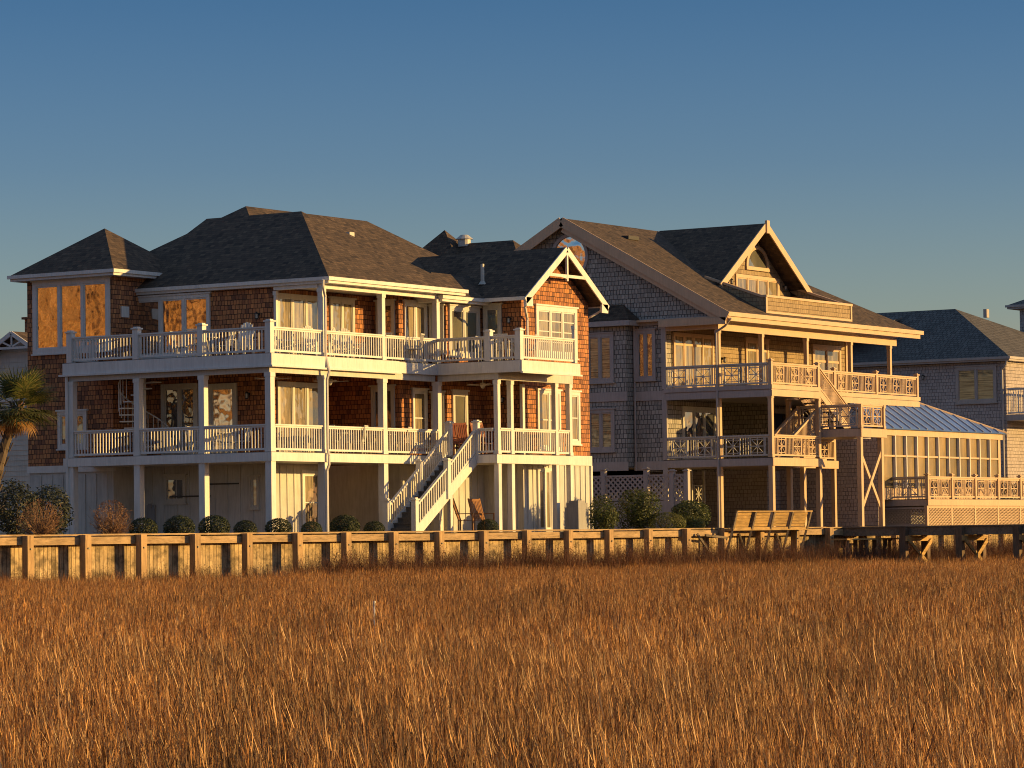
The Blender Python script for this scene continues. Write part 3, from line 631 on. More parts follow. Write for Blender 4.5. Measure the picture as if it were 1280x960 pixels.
# decks of house two
k2p = [(X2-.043,.45),(39.5,.45),(39.5,2.05),(52.4,2.05),(52.4,5.7),(X2-.043,5.7)]
kd2 = deck(k2p, E2, .40, 'upper_deck', K, TAUPE)
m = MB(); m.box(X2-.12,.38,E2-.16,39.55,.447,E2+.02); m.box(X2-.08,.40,E2-.46,39.5,.447,E2-.2); m.box(39.5,1.98,E2-.16,52.45,2.047,E2+.02); m.box(39.5,2.0,E2-.44,52.4,2.047,E2-.2)
m.build('fascia', WT, kd2)
m = MB(); m.box(X2-.12,.45,E2-.16,X2-.053,5.6,E2+.02); m.box(X2-.09,.45,E2-.48,X2-.053,5.5,E2-.2); m.build('fascia', TAUPE, kd2)
k1p = [(X2-.043,.45),(40.0,.45),(40.0,2.05),(44.2,2.05),(44.2,5.7),(X2-.043,5.7)]
kd1 = deck(k1p, E1, .34, 'lower_deck', K, TAUPE)
MB().box(X2-.08,.39,E1-.36,40.0,.447,E1-.02).box(40.0,2.0,E1-.36,44.2,2.047,E1-.02).build('fascia', WT, kd1)
for x,y in ((X2+.06,.55),(X2+.06,3.02),(39.7,.62),(40.0,2.2)):
    post(K, x,y,-.15,E1-.34,.2,WT,base=False); post(K,x,y,E1,E2-.4,.18,WT)
for x,y in ((44.1,2.2),(48.2,2.2),(52.2,2.2)): post(K,x,y,-.15,E2-.4,.18,WT,base=False)
for x in (X2+.06,39.15,43.25,47.47,51.4): post(K,x,3.02,E2,8.44,.17,WT)
for x,y in ((X2,.5),(39.48,.5),(44.05,2.1),(48.15,2.1),(52.3,2.1)): post(K,x,y,E2,E2+1.02,.15,WT,cap=True,name='newel_post')
post(K,42.3,2.1,E2,E2+1.0,.12,WT,cap=True,name='newel_post')
rail_star(K,(X2,.6),(X2,2.92),E2,2,mat_=CREAM); rail_star(K,(X2,3.12),(X2,5.5),E2,2,mat_=CREAM)
rail_star(K,(X2,.6),(X2,2.92),E1,2,mat_=CREAM); rail_star(K,(X2,3.12),(X2,5.5),E1,2,mat_=CREAM)
rail_star(K,(X2+.1,.5),(39.4,.5),E2,3,mat_=WT); rail_star(K,(42.4,2.1),(43.97,2.1),E2,1,mat_=WT)
rail_star(K,(44.12,2.1),(48.07,2.1),E2,3,mat_=WT); rail_star(K,(48.23,2.1),(52.22,2.1),E2,3,mat_=WT)
rail_star(K,(X2+.16,.5),(39.6,.5),E1,3,mat_=WT); rail_star(K,(40.2,2.1),(44.0,2.1),E1,2,mat_=WT)
# windows
window(K,'x',X2,6.02,7.02,6.45,8.6,2,GL_DARK,TAUPE,fw=.13)
window(K,'x',X2-.6,7.75,9.1,6.4,8.5,2,GL_BLIND,TAUPE,fw=.14); window(K,'x',X2-.6,7.75,9.1,3.45,5.25,2,GL_BLIND,TAUPE,fw=.14)
window(K,'x',X2-.6,10,13,6.4,8.5,3,GL_DARK,TAUPE)
window(K,'y',5.56,35.95,39.4,E2+.02,8.5,4,GL_CURT,WT,'french_door',fw=.12,transom=8.0,sill=False)
window(K,'y',5.56,42.3,44.4,E2+.02,8.5,2,GL_CURT,WT,'door',fw=.14,transom=8.0)
window(K,'y',5.56,48.6,51.4,E2+.02,8.45,2,GL_CURT,WT,'door',fw=.16,transom=7.75)
m = MB().box(51.9,5.5,E2,52.4,5.75,8.9); m.build('corner_board', WT, K)
lantern(K,'y',5.56,40.2,7.4); lantern(K,'y',5.56,47.9,7.4)
window(K,'y',5.6,36.7,39.6,E1+.02,5.3,3,GL_DARK,CREAM,'french_door',fw=.14)
window(K,'y',10.5,40.2,44.0,E1+.02,5.4,2,GL_DARK,TAUPE,'french_door'); window(K,'y',5.6,44.6,51,E1+.2,5.4,4,GL_DARK,TAUPE)
window(K,'y',11,36.6,38.6,0,2.2,2,GL_ROOM,CREAM,'door'); window(K,'y',5.7,45.7,48.1,.0,2.2,2,GL_DARK,IRON,'door',fw=.06); window(K,'y',11,39.5,43.6,.0,2.2,3,GL_ROOM,CREAM,'door',sill=False)
window(K,'y',5.7,48.9,51.6,1.25,2.5,2,GL_DARK,TAUPE)
for xx in (39.9, 41.5):                       # star grilles on the ground floor doors
    m = MB(); c = Vector((xx,7.6,1.65)); 
    for t in range(4): d = Vector((math.cos(t*math.pi/4),0,math.sin(t*math.pi/4)))*.36; m.beam(c-d,c+d,.03,.05,up=(0,1,0))
    m.box(xx-.38,7.58,1.26,xx-.33,7.63,2.04).box(xx+.33,7.58,1.26,xx+.38,7.63,2.04).box(xx-.33,7.58,1.26,xx+.33,7.63,1.3).box(xx-.33,7.58,2.0,xx+.33,7.63,2.04); m.box(xx-.6,7.57,-.1,xx-.5,7.65,2.69); m.box(xx+.5,7.57,-.1,xx+.6,7.65,2.69); m.box(xx-.5,7.58,1.1,xx+.5,7.64,1.2); m.build('star_screen', CREAM, K)
m = MB().path([(X2-.25,2.2,8.9),(X2-.2,2.5,8.6),(X2-.12,3.0,8.35),(X2-.12,3.0,0)], .05); m.build('downpipe', TAUPE, K)
MB().box(X2+.0,.75,-.1,40,.9,.03).build('slab_edge', TAUPE, K)
# ---- switchback stair with landing
LZ = 4.30; lx0, lx1, ly0, ly1 = 40.1, 42.25, -1.2, 1.75
lo = MB().box(lx0,ly0,LZ-.36,lx1,ly1,LZ-.03).box(lx1,.3,LZ-.36,44.0,ly1,LZ-.03).build('stair_landing', TAUPE, K)
MB().box(lx0+.03,ly0+.03,LZ-.03,lx1-.03,ly1,LZ).build('deck_floor', TREAD, lo)
MB().box(lx0-.02,ly0-.05,LZ-.38,lx1+.25,ly0-.003,LZ-.02).build('fascia', WT, lo)
rail_star(lo,(lx0,ly0+.1),(lx0,ly1-.1),LZ,3,h=1.02,mat_=TAUPE); rail_star(lo,(lx0+.1,ly0),(lx1-.1,ly0),LZ,2,h=1.02,mat_=WT)
for x,y in ((lx0,ly0),(lx1,ly0),(lx0,ly1)): post(lo,x,y,LZ,LZ+1.03,.14,WT,name='newel_post')
for x,y in ((lx0+.1,ly0+.1),(lx1-.1,ly0+.1),(lx0+.1,ly1-.1)): post(lo,x,y,-.15,LZ-.36,.2,WT,base=False)
m = MB().beam((lx0+.15,ly0+.06,.9),(lx1-.15,ly0+.06,3.3),.05,.16,up=(0,0,1)).beam((lx0+.15,ly0+.12,3.3),(lx1-.15,ly0+.12,.9),.05,.16,up=(0,0,1)); m.build('cross_brace', WT, lo)
def flight(xa,za,xb,zb,y0_,y1_,n,par):
    m = MB()
    for i in range(n):
        t = (i+.5)/n; x = xa+(xb-xa)*t; z = za+(zb-za)*(i+1)/n; ww = abs(xb-xa)/n/2
        m.box(x-ww,y0_,z-.05,x+ww,y1_,z)
    fo = m.build('stair_flight', TREAD, par)
    for y in (y0_,y1_): MB().beam((xa,y,za-.12),(xb,y,zb-.12),.05,.26).build('stringer', WT, fo)
    for y in (y0_,y1_): rail_star(fo,(xa,y),(xb,y),za,0,h=.95,mat_=WT,name='stair_railing',z2=zb)
    return fo
flight(39.6,E2,42.5,LZ,.55,1.6,9,K); flight(40.0,LZ,37.6,E1,.75,1.75,6,K)

# ---- solarium with its terrace
SOL = thing('solarium', 'glass walled sunroom with blue standing seam metal roof beside grey house', 'sunroom', (0,0,0))
tx0, ty0, tx1, TZ = 46.85, -1.0, 64.0, 1.30
tdo = MB().box(tx0,ty0,TZ-.3,tx1,5,TZ-.03).build('terrace', TAUPE, SOL)
MB().box(tx0,ty0,TZ-.03,tx1,5,TZ).build('terrace_floor', TREAD, tdo)
MB().box(tx0-.03,ty0-.05,TZ-.3,tx1,ty0-.003,TZ-.02).build('fascia', WT, tdo)
xx = tx0; 
for i in range(7):
    post(tdo,xx,ty0,TZ,TZ+1.06,.15,WT,cap=True,name='newel_post')
    if i < 6: rail_star(tdo,(xx+.09,ty0),(xx+2.35,ty0),TZ,2,h=1.0,mat_=WT)
    post(tdo,xx,ty0+.06,-.15,TZ-.3,.14,WT,base=False); xx += 2.45
rail_star(tdo,(tx0,ty0+.1),(tx0,2.0),TZ,2,h=1.0,mat_=TAUPE)
def lattice(par, a, b, z0, z1, mt, sp=.13, w_=.03):
    m = MB(); a = Vector((*a,0)); b = Vector((*b,0)); L = (b-a).length; e = (b-a)/L; H_ = z1-z0; n_ = Vector((-e.y,e.x,0))
    def P(s,z): return a+e*s+Vector((0,0,z))
    s = -H_
    while s < L:
        for sg in (1,-1):
            s0,s1 = s, s+H_; t0,t1 = 0,1
            if s0 < 0: t0 = -s0/H_
            if s1 > L: t1 = (L-s0)/H_
            if t1 > t0:
                za, zb = (z0+H_*t0, z0+H_*t1) if sg == 1 else (z1-H_*t0, z1-H_*t1)
                o = n_*(.008*sg); m.beam(P(s0+H_*t0,za)+o, P(s0+H_*t1,zb)+o, .012, w_)
        s += sp
    m.beam(P(0,z0),P(L,z0),.05,.08); m.beam(P(0,z1),P(L,z1),.05,.08); return m.build('lattice', mt, par)
xx = tx0
for i in range(6): lattice(tdo,(xx+.08,ty0+.02),(xx+2.37,ty0+.02),.0,TZ-.36,WT,.15,.04); xx += 2.45
lattice(tdo,(tx0,ty0+.15),(tx0,1.2),.15,TZ-.4,TAUPE,.16); MB().box(tx0+2.2,.9,-.1,tx1,4.9,TZ-.35).build('under_terrace_wall', TAUPE, tdo)
sx0, sx1, sy = 45.6, 58.2, .7
sf = MB(); n = 11; cw = (sx1-sx0-.5)/n
sf.box(sx0,sy-.1,4.15,sx1+.15,sy+.1,4.45); sf.box(sx0,sy-.04,TZ,sx0+.25,sy+.06,4.15); sf.box(sx1-.25,sy-.04,TZ,sx1,sy+.06,4.15); sf.box(sx0+.25,sy-.02,TZ,sx1-.25,sy+.05,TZ+.5)
sf.box(sx0+.25,sy-.11,3.2,sx1-.25,sy+.03,3.28)
ml = MB()
for i in range(1,n): x = sx0+.25+cw*i; ml.box(x-.035,sy-.14,TZ+.5,x+.035,sy+.03,4.148)
sfo = sf.build('window_wall', WT, SOL); ml.build('mullions', WHITE, sfo); MB().box(sx0+.1,sy+.0,TZ+.3,sx1-.1,sy+.02,4.2).build('pane', GL_SOL, sfo)
MB().box(sx0,sy+.1,-.1,sx0+.1,6,4.15).build('side_wall', MAUVESH, SOL); MB().box(sx1-.1,sy+.1,-.1,sx1,6,4.15).build('side_wall', MAUVESH, SOL)
rm = MB(); ra, rb, rc, rd = Vector((sx0-.1,sy-.25,4.46)), Vector((sx1+.25,sy-.25,4.46)), Vector((53.0,2.35,5.80)), Vector((sx0-.1,2.35,5.80))
rm.slab([ra,rb,rc,rd], .05); rm.slab([rb,(sx1+.25,6,4.46),(53.0,6,5.8),rc], .05)
nb = (rb-ra).cross(rd-ra).normalized()
x = ra.x+.2; seam = MB()
while x < rb.x-.15:
    t1 = 1 if x <= rc.x else (rb.x-x)/(rb.x-rc.x)
    p = Vector((x,ra.y,ra.z)); q = Vector((x, ra.y+(rd.y-ra.y)*t1, ra.z+(rd.z-ra.z)*t1)); seam.beam(p+nb*.03, q+nb*.03, .035,.055, up=tuple(nb)); x += .85
sr = rm.build('metal_roof', BLUEM, SOL); seam.build('standing_seams', m_paint('seam_paint', (.50,.55,.66), .1), sr)
MB().beam(rb+nb*.03,rc+nb*.03,.1,.05,up=tuple(nb)).build('hip_cap', WT, sr)

# ================================================================== HOUSE THREE far right, HOUSE FOUR far left
Q = thing('beach_house', 'mauve shingle house with slate coloured hip roof at right edge', 'house', (0,0,0), 0, 'houses along the marsh')
qx, qy = 67.9, 4.75
MB().box(qx,qy,-.2,qx+14,qy+18,8.4).build('wall', MAUVESH, Q)
hip_roof(Q, 67.5,82.5,4.35,26, 8.62, (73.0,9.9),(73.0,19), 11.55, ROOFG, TAUPE)
m = MB(); m.slab([(67.6,12.5,10.2),(67.6,23,10.2),(72,23,11.2),(72,12.5,11.2)][::-1],.1); m.build('roof', ROOFG, Q)
window(Q,'x',qx,5.25,7.5,6.35,8.2,2,GL_BLIND,TAUPE,fw=.14)
window(Q,'x',qx,14,16,6.35,8.2,2,GL_DARK,TAUPE,fw=.14)
MB().box(qx-.1,6.9,5.2,qx+.01,7.3,5.6).build('wall_vent', TAUPE, Q)
lantern(Q,'x',qx,9.3,7.7)
m = MB().path([(67.55,4.5,8.5),(67.6,4.6,8.2),(67.8,4.9,8.0),(67.8,4.9,0)],.06); m.build('downpipe', TAUPE, Q)
m = MB().box(67.9,2.9,5.4,76,4.75,5.7).box(67.8,2.8,5.3,76,2.9,5.6); qd = m.build('balcony', TAUPE, Q)
rail_h1(Q,(67.95,2.95),(67.95,4.7),5.7,1.35); rail_h1(Q,(67.95,2.95),(75.9,2.95),5.7,1.35)
post(Q,68.0,3.0,5.7,7.3,.16,TAUPE); post(Q,68.0,3.0,-.1,5.4,.2,TAUPE)
m = MB().box(79.8,5.4,9.5,85.5,9.3,12.0); m.build('roof_dormer', MAUVESH, Q); hip_roof(Q,79.3,86,4.9,9.84,12.05,(82.6,7.4),(82.6,7.5),13.3,ROOFG,TAUPE,'dormer_roof'); window(Q,'x',79.8,7.6,8.9,10.4,11.6,1,GL_DARK,TAUPE)
MB().box(75.6,9.3,11.2,75.9,9.5,11.65).build('roof_vent', TAUPE, Q)
V = thing('beach_house', 'small pale clapboard house with truss gable and chimney behind the palm', 'house', (0,0,0), 0, 'houses along the marsh')
vx, vy = 20.5, 28.7
m = MB().box(vx,vy-3,-.2,vx+10,vy+3,6.95)
z = .3
while z < 8.4:
    hw = 2.98 if z < 6.95 else max(.1,(8.62-z)/.6)
    m.box(vx-.02,vy-hw,z,vx+.01,vy+hw,z+.02); z += .22
m.solid([(vx,vy-3,6.95),(vx,vy+3,6.95),(vx,vy,8.7),(vx+1,vy-3,6.95),(vx+1,vy+3,6.95),(vx+1,vy,8.7)],[(1,0,2),(3,4,5),(0,1,4,3),(2,0,3,5),(1,2,5,4)])
m.build('wall', m_paint('pale_clapboard', (.66,.65,.60), .15, .7), V)
m = MB(); m.slab([(vx-.5,vy-3.4,6.85),(vx+12,vy-3.4,6.85),(vx+12,vy,8.86),(vx-.5,vy,8.86)],.12); m.slab([(vx+12,vy+3.4,6.85),(vx-.5,vy+3.4,6.85),(vx-.5,vy,8.86),(vx+12,vy,8.86)],.12); vr = m.build('roof', ROOF, V)
m = MB().beam((vx-.52,vy-3.45,6.78),(vx-.52,vy,8.78),.06,.18).beam((vx-.52,vy+3.45,6.78),(vx-.52,vy,8.78),.06,.18).beam((vx-.5,vy-1.0,8.15),(vx-.5,vy+1.0,8.15),.06,.1)
for dy in (-.6,0,.6): m.beam((vx-.5,vy,8.2),(vx-.5,vy+dy,8.72-abs(dy)*.45),.05,.07)
m.box(vx-.08,vy-3,5.9,vx,vy+3,6.0); m.build('gable_truss', WHITE, vr)
MB().box(vx+1.5,vy+.4,8.0,vx+2.2,vy+1.0,9.5).box(vx+1.4,vy+.3,9.5,vx+2.3,vy+1.1,9.6).build('chimney', CEDAR, V)
window(V,'x',vx,vy-.8,vy+.2,5.0,6.6,2,GL_DARK,WHITE); window(V,'x',vx,vy+.6,vy+1.6,.7,2.2,2,GL_DARK,WHITE)

# ================================================================== lattice fence by house two
LF = thing('lattice_fence', 'pale lattice topped privacy fence in front of the grey house', 'fence', (0,0,0))
fx = 33.4; ys = [11.2, 9.6, 7.55, 5.45, 4.2, 3.5]
for i, y in enumerate(ys):
    post(LF, fx, y, -.1, 2.62 if i < 4 else 2.5, .2, TAUPE, cap=True)
    if i < len(ys)-1:
        y2 = ys[i+1]; lattice(LF,(fx,y-.12),(fx,y2+.12),1.35,2.35,TAUPE,.24,.075)
        MB().box(fx-.02,y2+.1,.0,fx+.03,y-.1,1.28).build('board_panel', TAUPE, LF)

# ================================================================== bench over the bulkhead, pier, low dock
BN = thing('wooden_bench', 'long slatted wooden bench with four high back panels on the bulkhead', 'bench', bl(0))
bo_ = bl(0)
def bp(s, o, z): return bl(s,o,z)-bo_
s0, s1 = 19.8, 24.6
# back leans outwards over the marsh
for i in range(4):
    a = s0+.12+i*(s1-s0)/4; b = a+(s1-s0)/4-.32
    m = MB()
    for k in range(5):
        z = .10+k*.105; m.slab([bp(a,-.95-.33*z,z),bp(b,-.95-.33*z,z),bp(b,-.95-.33*(z+.09),z+.09),bp(a,-.95-.33*(z+.09),z+.09)],.03)
    m.build('backrest', GOLDWOOD, BN)
m = MB().beam(bp(s0,-1.0,.02),bp(s1,-1.0,.02),.06,.12).beam(bp(s0,-1.2,.66),bp(s1,-1.2,.66),.09,.045); m.build('back_rail', GOLDWOOD, BN)
MB().beam(bp(s0,-.7,-.02),bp(s1,-.7,-.02),.5,.05).build('seat', GOLDWOOD, BN)
for i in range(5):
    s = s0+i*(s1-s0)/4-.02*i
    MB().beam(bp(s,-1.02,.0),bp(s,-1.22,.66),.09,.05).build('back_post', GREYWOOD, BN)
    MB().beam(bp(s+.03,-.98,0),bp(s-.35,-.60,-1.9),.09,.07).build('leg', GREYWOOD, BN)
    MB().beam(bp(s-.02,-.45,-.15),bp(s+.5,-.75,-1.9),.07,.06).build('leg', GREYWOOD, BN)
m = MB().beam(bp(s0-1.5,-.5,-.15),bp(s0-.3,-.9,-1.7),.08,.08).beam(bp(s0-1.4,-.8,-.2),bp(s0-.1,-.8,-.3),.08,.08); m.build('brace', GREYWOOD, BN)

PR = thing('pier', 'grey timber pier on square piles running out from the bulkhead into the marsh', 'pier', (0,0,0))
pxa, pxb, pya, pyb, pz = 27.6, 29.2, -5.9, -23.0, .06
MB().box(pxa-.05,pyb,pz-.05,pxb+.05,pya,pz).build('decking', GREYWOOD, PR)
MB().box(pxa,pyb,pz-.36,pxa+.07,pya,pz-.053).build('stringer', GREYWOOD, PR); MB().box(pxb-.07,pyb,pz-.36,pxb,pya,pz-.053).build('stringer', GREYWOOD, PR)
for i in range(7):
    y = -9.4-i*2.35
    if y < pyb: break
    for x in (pxa-.14, pxb+.14): MB().box(x-.13,y-.13,MUD-.3,x+.13,y+.13,pz-.06).build('pile', PILE, PR)
    MB().beam((pxa-.3,y-.18,-.42),(pxb+.3,y-.18,-.42),.07,.2).build('cross_beam', GOLDWOOD, PR)
    MB().beam((pxa-.1,y-.26,-1.7),(pxb+.1,y-.26,-.5),.06,.17,up=(0,0,1)).build('brace', GOLDWOOD, PR)
    MB().beam((pxb+.1,y-.2,-1.5),(pxa-.1,y-.2,-.5),.06,.15,up=(0,0,1)).build('brace', GOLDWOOD, PR)
LD = thing('low_dock', 'low plank walkway by the water edge beside the pier', 'dock', (0,0,0))
MB().beam(bl(25.9,-1.5,-.42),bl(30,-1.5,-.42),.8,.06).build('decking', GOLDWOOD, LD)
for s in (26.1,27.4,28.7,29.8):
    for o in (-1.25,-1.75): MB().tube(bl(s,o,MUD-.2),bl(s,o,-.45),.09,.09,8).build('pile', PILE, LD)

# ================================================================== furniture on the decks
def rocking_chair(name, label, mt, group='chairs on the porches'):
    t = thing(name, label, 'chair', (0,0,0), 0, group)     # faces -Y
    m = MB()
    for k in range(5): m.box(-.26,-.24+k*.1,.42,.26,-.16+k*.1,.44)
    m.build('seat', mt, t)
    m = MB()
    for k in range(7): x = -.21+k*.07; m.beam((x,.24,.46),(x,.46,1.12),.045,.015,up=(0,1,0))
    m.beam((-.25,.47,1.14),(.25,.47,1.14),.03,.09); m.beam((-.25,.28,.56),(.25,.28,.56),.03,.05)
    m.beam((-.26,.22,.4),(-.26,.49,1.2),.04,.04); m.beam((.26,.22,.4),(.26,.49,1.2),.04,.04); m.build('backrest', mt, t)
    for s_ in (-1,1):
        MB().beam((s_*.29,-.3,.66),(s_*.29,.34,.66),.08,.025).build('armrest', mt, t)
        m = MB()
        for k in range(8):
            a = -.5+k/7.; b = -.5+(k+1)/7.
            if k < 7: m.beam((s_*.27,a,.02+.16*a*a),(s_*.27,b,.02+.16*b*b),.03,.04)
        m.build('rocker', mt, t)
        MB().beam((s_*.27,-.26,.04),(s_*.27,-.26,.66),.04,.04,up=(0,1,0)).build('leg', mt, t); MB().beam((s_*.27,.24,.04),(s_*.27,.24,.46),.04,.04,up=(0,1,0)).build('leg', mt, t)
    return t
def adirondack(name, label, mt, group='slat chairs on the upper deck'):
    t = thing(name, label, 'chair', (0,0,0), 0, group)
    m = MB()
    for k in range(5): m.beam((-.27,-.32+k*.13,.40-k*.035),(.27,-.32+k*.13,.40-k*.035),.10,.02)
    m.build('seat', mt, t); m = MB()
    hs = [.92,1.02,1.08,1.1,1.08,1.02,.92]
    for k in range(7): x = (k-3)*.085; m.beam((x*.8,.22,.26),(x*1.1,.5,hs[k]+.06),.075,.018,up=(0,1,.3))
    m.beam((-.3,.30,.5),(.3,.30,.5),.03,.06); m.build('backrest', mt, t)
    for s_ in (-1,1):
        MB().beam((s_*.34,-.4,.56),(s_*.34,.4,.56),.13,.025).build('armrest', mt, t)
        MB().beam((s_*.31,-.34,0),(s_*.31,-.34,.55),.09,.03,up=(0,1,0)).build('leg', mt, t); MB().beam((s_*.31,.34,0),(s_*.31,.3,.55),.09,.03,up=(0,1,0)).build('leg', mt, t)
    return t
ad = adirondack('slat_chair', 'white fan-backed slat chair at left end of the lit upper porch', WHITE)
ad.location = (2.2,1.0,D2); ad.rotation_euler = (0,0,R(20))
dup(ad,(4.0,1.0,D2),R(-15),'white fan-backed slat chair just right of the porch corner post')
dup(ad,(5.6,.9,D2),R(10),'white fan-backed slat chair between the two tall porch posts, left one')
dup(ad,(6.0,1.0,D2),R(-25),'white fan-backed slat chair next to the second tall porch post')
dup(ad,(.9,1.9,D2),R(-80),'white fan-backed slat chair near the open deck corner')
rc = rocking_chair('rocking_chair', 'red brown rocking chair at the head of the outside stair', REDPAINT)
rc.location = (10.9,-.35,D1); rc.rotation_euler = (0,0,R(-35))
dup(rc,(11.7,-.7,D1),R(-20),'red brown rocking chair by the porch wall under the ceiling fan')
rt = rocking_chair('rocking_chair', 'teak rocking chair on the ground under the porch, nearer the stair', TEAK)
rt.location = (9.2,-1.55,0); rt.rotation_euler = (0,0,R(25)); rt['group'] = 'chairs under the porch'
dup(rt,(10.2,-1.6,0),R(-15),'teak rocking chair on the ground under the porch, nearer the lit porch post')
def patio_set(loc, lab, mt, n=4, rz=0):
    t = thing('patio_table', lab+' table', 'table', loc, rz, 'patio tables')
    MB().tube((0,0,.70),(0,0,.73),.55,.55,20).build('tabletop', mt, t); m = MB()
    for k in range(4): a = k*math.pi/2; m.tube((.35*math.cos(a),.35*math.sin(a),0),(.2*math.cos(a),.2*math.sin(a),.7),.02,.02,6)
    m.build('table_base', mt, t)
    return t
def metal_chair():
    t = thing('patio_chair', '', 'chair', (0,0,0), 0, 'patio chairs')
    MB().box(-.23,-.23,.42,.23,.23,.45).build('seat', CREAM, t); m = MB()
    for k in range(6): x = -.2+k*.08; m.beam((x,.22,.45),(x,.3,.92),.03,.015,up=(0,1,0))
    m.beam((-.24,.31,.95),(.24,.31,.95),.03,.05); m.build('backrest', CREAM, t)
    for sx in (-.21,.21):
        for sy in (-.21,.21): MB().tube((sx,sy,0),(sx,sy,.43),.015,.015,6).build('leg', CREAM, t)
    return t
pc = metal_chair(); first = True
def chairs_around(c, spots, labs):
    global first
    for (a, rr), lb in zip(spots, labs):
        p = (c[0]+rr*math.cos(R(a)), c[1]+rr*math.sin(R(a)), c[2]); rz = R(a-90)
        if first: pc.location = p; pc.rotation_euler = (0,0,rz); pc['label'] = lb; first = False
        else: dup(pc, p, rz, lb)
sides = ['nearest the railing','on the far side','on the stair side','on the house side']
for c, nm in (((1.45,3.9,D2),'on the open upper deck'),((7.9,.55,D2),'beside the upper bay window'),((11.3,-2.0,D2),'by the upper gable wing'),
              ((1.4,3.2,D1),'on the shaded lower deck'),((7.7,1.0,D1),'behind the outside stair'),((5.0,.95,D1),'outside the lit curtained doors')):
    patio_set(c, 'round white patio table '+nm+',', CREAM)
    bpy.data.objects[-1] if False else None
    chairs_around(c, [(200,.75),(20,.8),(290,.75),(110,.8)][:4 if nm[:6] != 'beside' else 3], ['white patio chair %s of the table %s' % (s_, nm) for s_ in sides])
for o in bpy.data.objects:
    if o.name.startswith('patio_table') and 'label' in o: o['label'] = o['label'].replace(', table','')
def ceiling_fan(loc, lab):
    t = thing('ceiling_fan', lab, 'ceiling fan', loc, 0, 'porch ceiling fans')
    MB().tube((0,0,0),(0,0,-.3),.02).tube((0,0,-.3),(0,0,-.42),.1,.1,12).build('motor', WHITE, t)
    for k in range(5): a = k*R(72)+.3; c, s_ = math.cos(a), math.sin(a); MB().beam((.1*c,.1*s_,-.38),(.65*c,.65*s_,-.36),.12,.012).build('blade', WHITE, t)
    MB().tube((0,0,-.42),(0,0,-.5),.09,.04,12).build('lamp_shade', CREAM, t)
ceiling_fan((1.8,1.3,D2-.372),'white ceiling fan under the lower porch ceiling near the corner post')
ceiling_fan((5.0,1.2,D2-.372),'white ceiling fan under the lower porch ceiling between two lit posts')
ceiling_fan((11.2,-1.0,D2-.372),'white ceiling fan above the head of the outside stair')
cg = thing('covered_grill', 'grey fabric covered grill standing by the board and batten wall', 'grill', (13.95,-3.15,0))
m = MB().box(-.35,-.28,0,.35,.28,.85).box(-.31,-.25,.85,.31,.25,1.02).box(-.22,-.2,1.02,.22,.2,1.1); m.build('cover', METALG, cg)
MB().box(-.38,-.31,0,.38,.31,.09).build('hem', METALG, cg)

# ================================================================== plants
def leaf_cloud(m, c, rad, n, size, shell=.55, flat=0, up=.3, lobes=7, seed=0):
    rnd = random.Random(seed); c = Vector(c)
    lob = [(Vector((rnd.gauss(0,1),rnd.gauss(0,1),rnd.gauss(0,.8))).normalized(), rnd.uniform(.7,1.12)) for _ in range(lobes)]
    for _ in range(n):
        d = Vector((rnd.gauss(0,1),rnd.gauss(0,1),rnd.gauss(0,1))).normalized()
        k = 1
        if flat == 0:
            k = .72
            for ld, lr in lob:
                q = max(0, d.dot(ld)-.55)/.45; k = max(k, .72+(lr-.72)*q**.6)
        rr = (shell+(1-shell)*rnd.random()**.5)*k
        p = c+Vector((d.x*rad[0],d.y*rad[1],d.z*rad[2]))*rr
        if p.z < -.12: continue
        nn = (d+Vector((rnd.gauss(0,.6),rnd.gauss(0,.6),rnd.gauss(0,.6)+up))).normalized()
        t = nn.cross(Vector((rnd.random()-.5,rnd.random()-.5,rnd.random()))).normalized(); b = nn.cross(t); s = size*rnd.uniform(.6,1.3)
        m.poly([p-t*s*.9, p-b*s*.4, p+t*s*.9, p+b*s*.4])
def shrub(name, label, loc, rad, n, size, lm, group=None, flat=1, seed=0, lift=.0):
    t = thing(name, label, 'shrub', loc, 0, group); m = MB()
    leaf_cloud(m, (0,0,rad[2]*.85+lift), rad, n, size, .75 if flat else .35, flat, seed=seed); m.build('foliage', lm, t)
    m = MB(); rnd = random.Random(seed+5)
    for k in range(9): a = rnd.random()*6.28; e = Vector((rad[0]*.6*math.cos(a),rad[1]*.6*math.sin(a),rad[2]*1.2+lift)); m.tube((0,0,-.1),e,.025,.008,5)
    m.build('stem', BARK, t); return t
names = ['just right of the twiggy ball','second right of the twiggy ball','third right of the twiggy ball','before the wide blank wall','in front of the deck corner post','in front of the lit door','beside the downpipe','left of the stair foot']
bx_s = [-5.9-1.5,-5.92,-4.4,-2.95,-1.45,.1,1.72,3.18]
bx_s = [-7.6,-6.05,-4.5,-3.1,-1.58,-.02,1.58,3.02]
s_off = 1.5
b0 = shrub('round_shrub','clipped dark round shrub behind the bulkhead, '+names[0], bl(bx_s[0],s_off,-.1),(.47,.45,.36),3600,.034,LF_DARK,'clipped shrubs along the bulkhead',flat=1,seed=3)
for i in range(1,8): dup(b0, bl(bx_s[i],s_off,-.1), i*1.3, 'clipped dark round shrub behind the bulkhead, '+names[i], random.choice([.78,.86,.95,1.02,1.1]))
dup(b0, (9.2,-2.45,-.1), 1, 'clipped dark round shrub in front of the teak rocking chairs', .85)
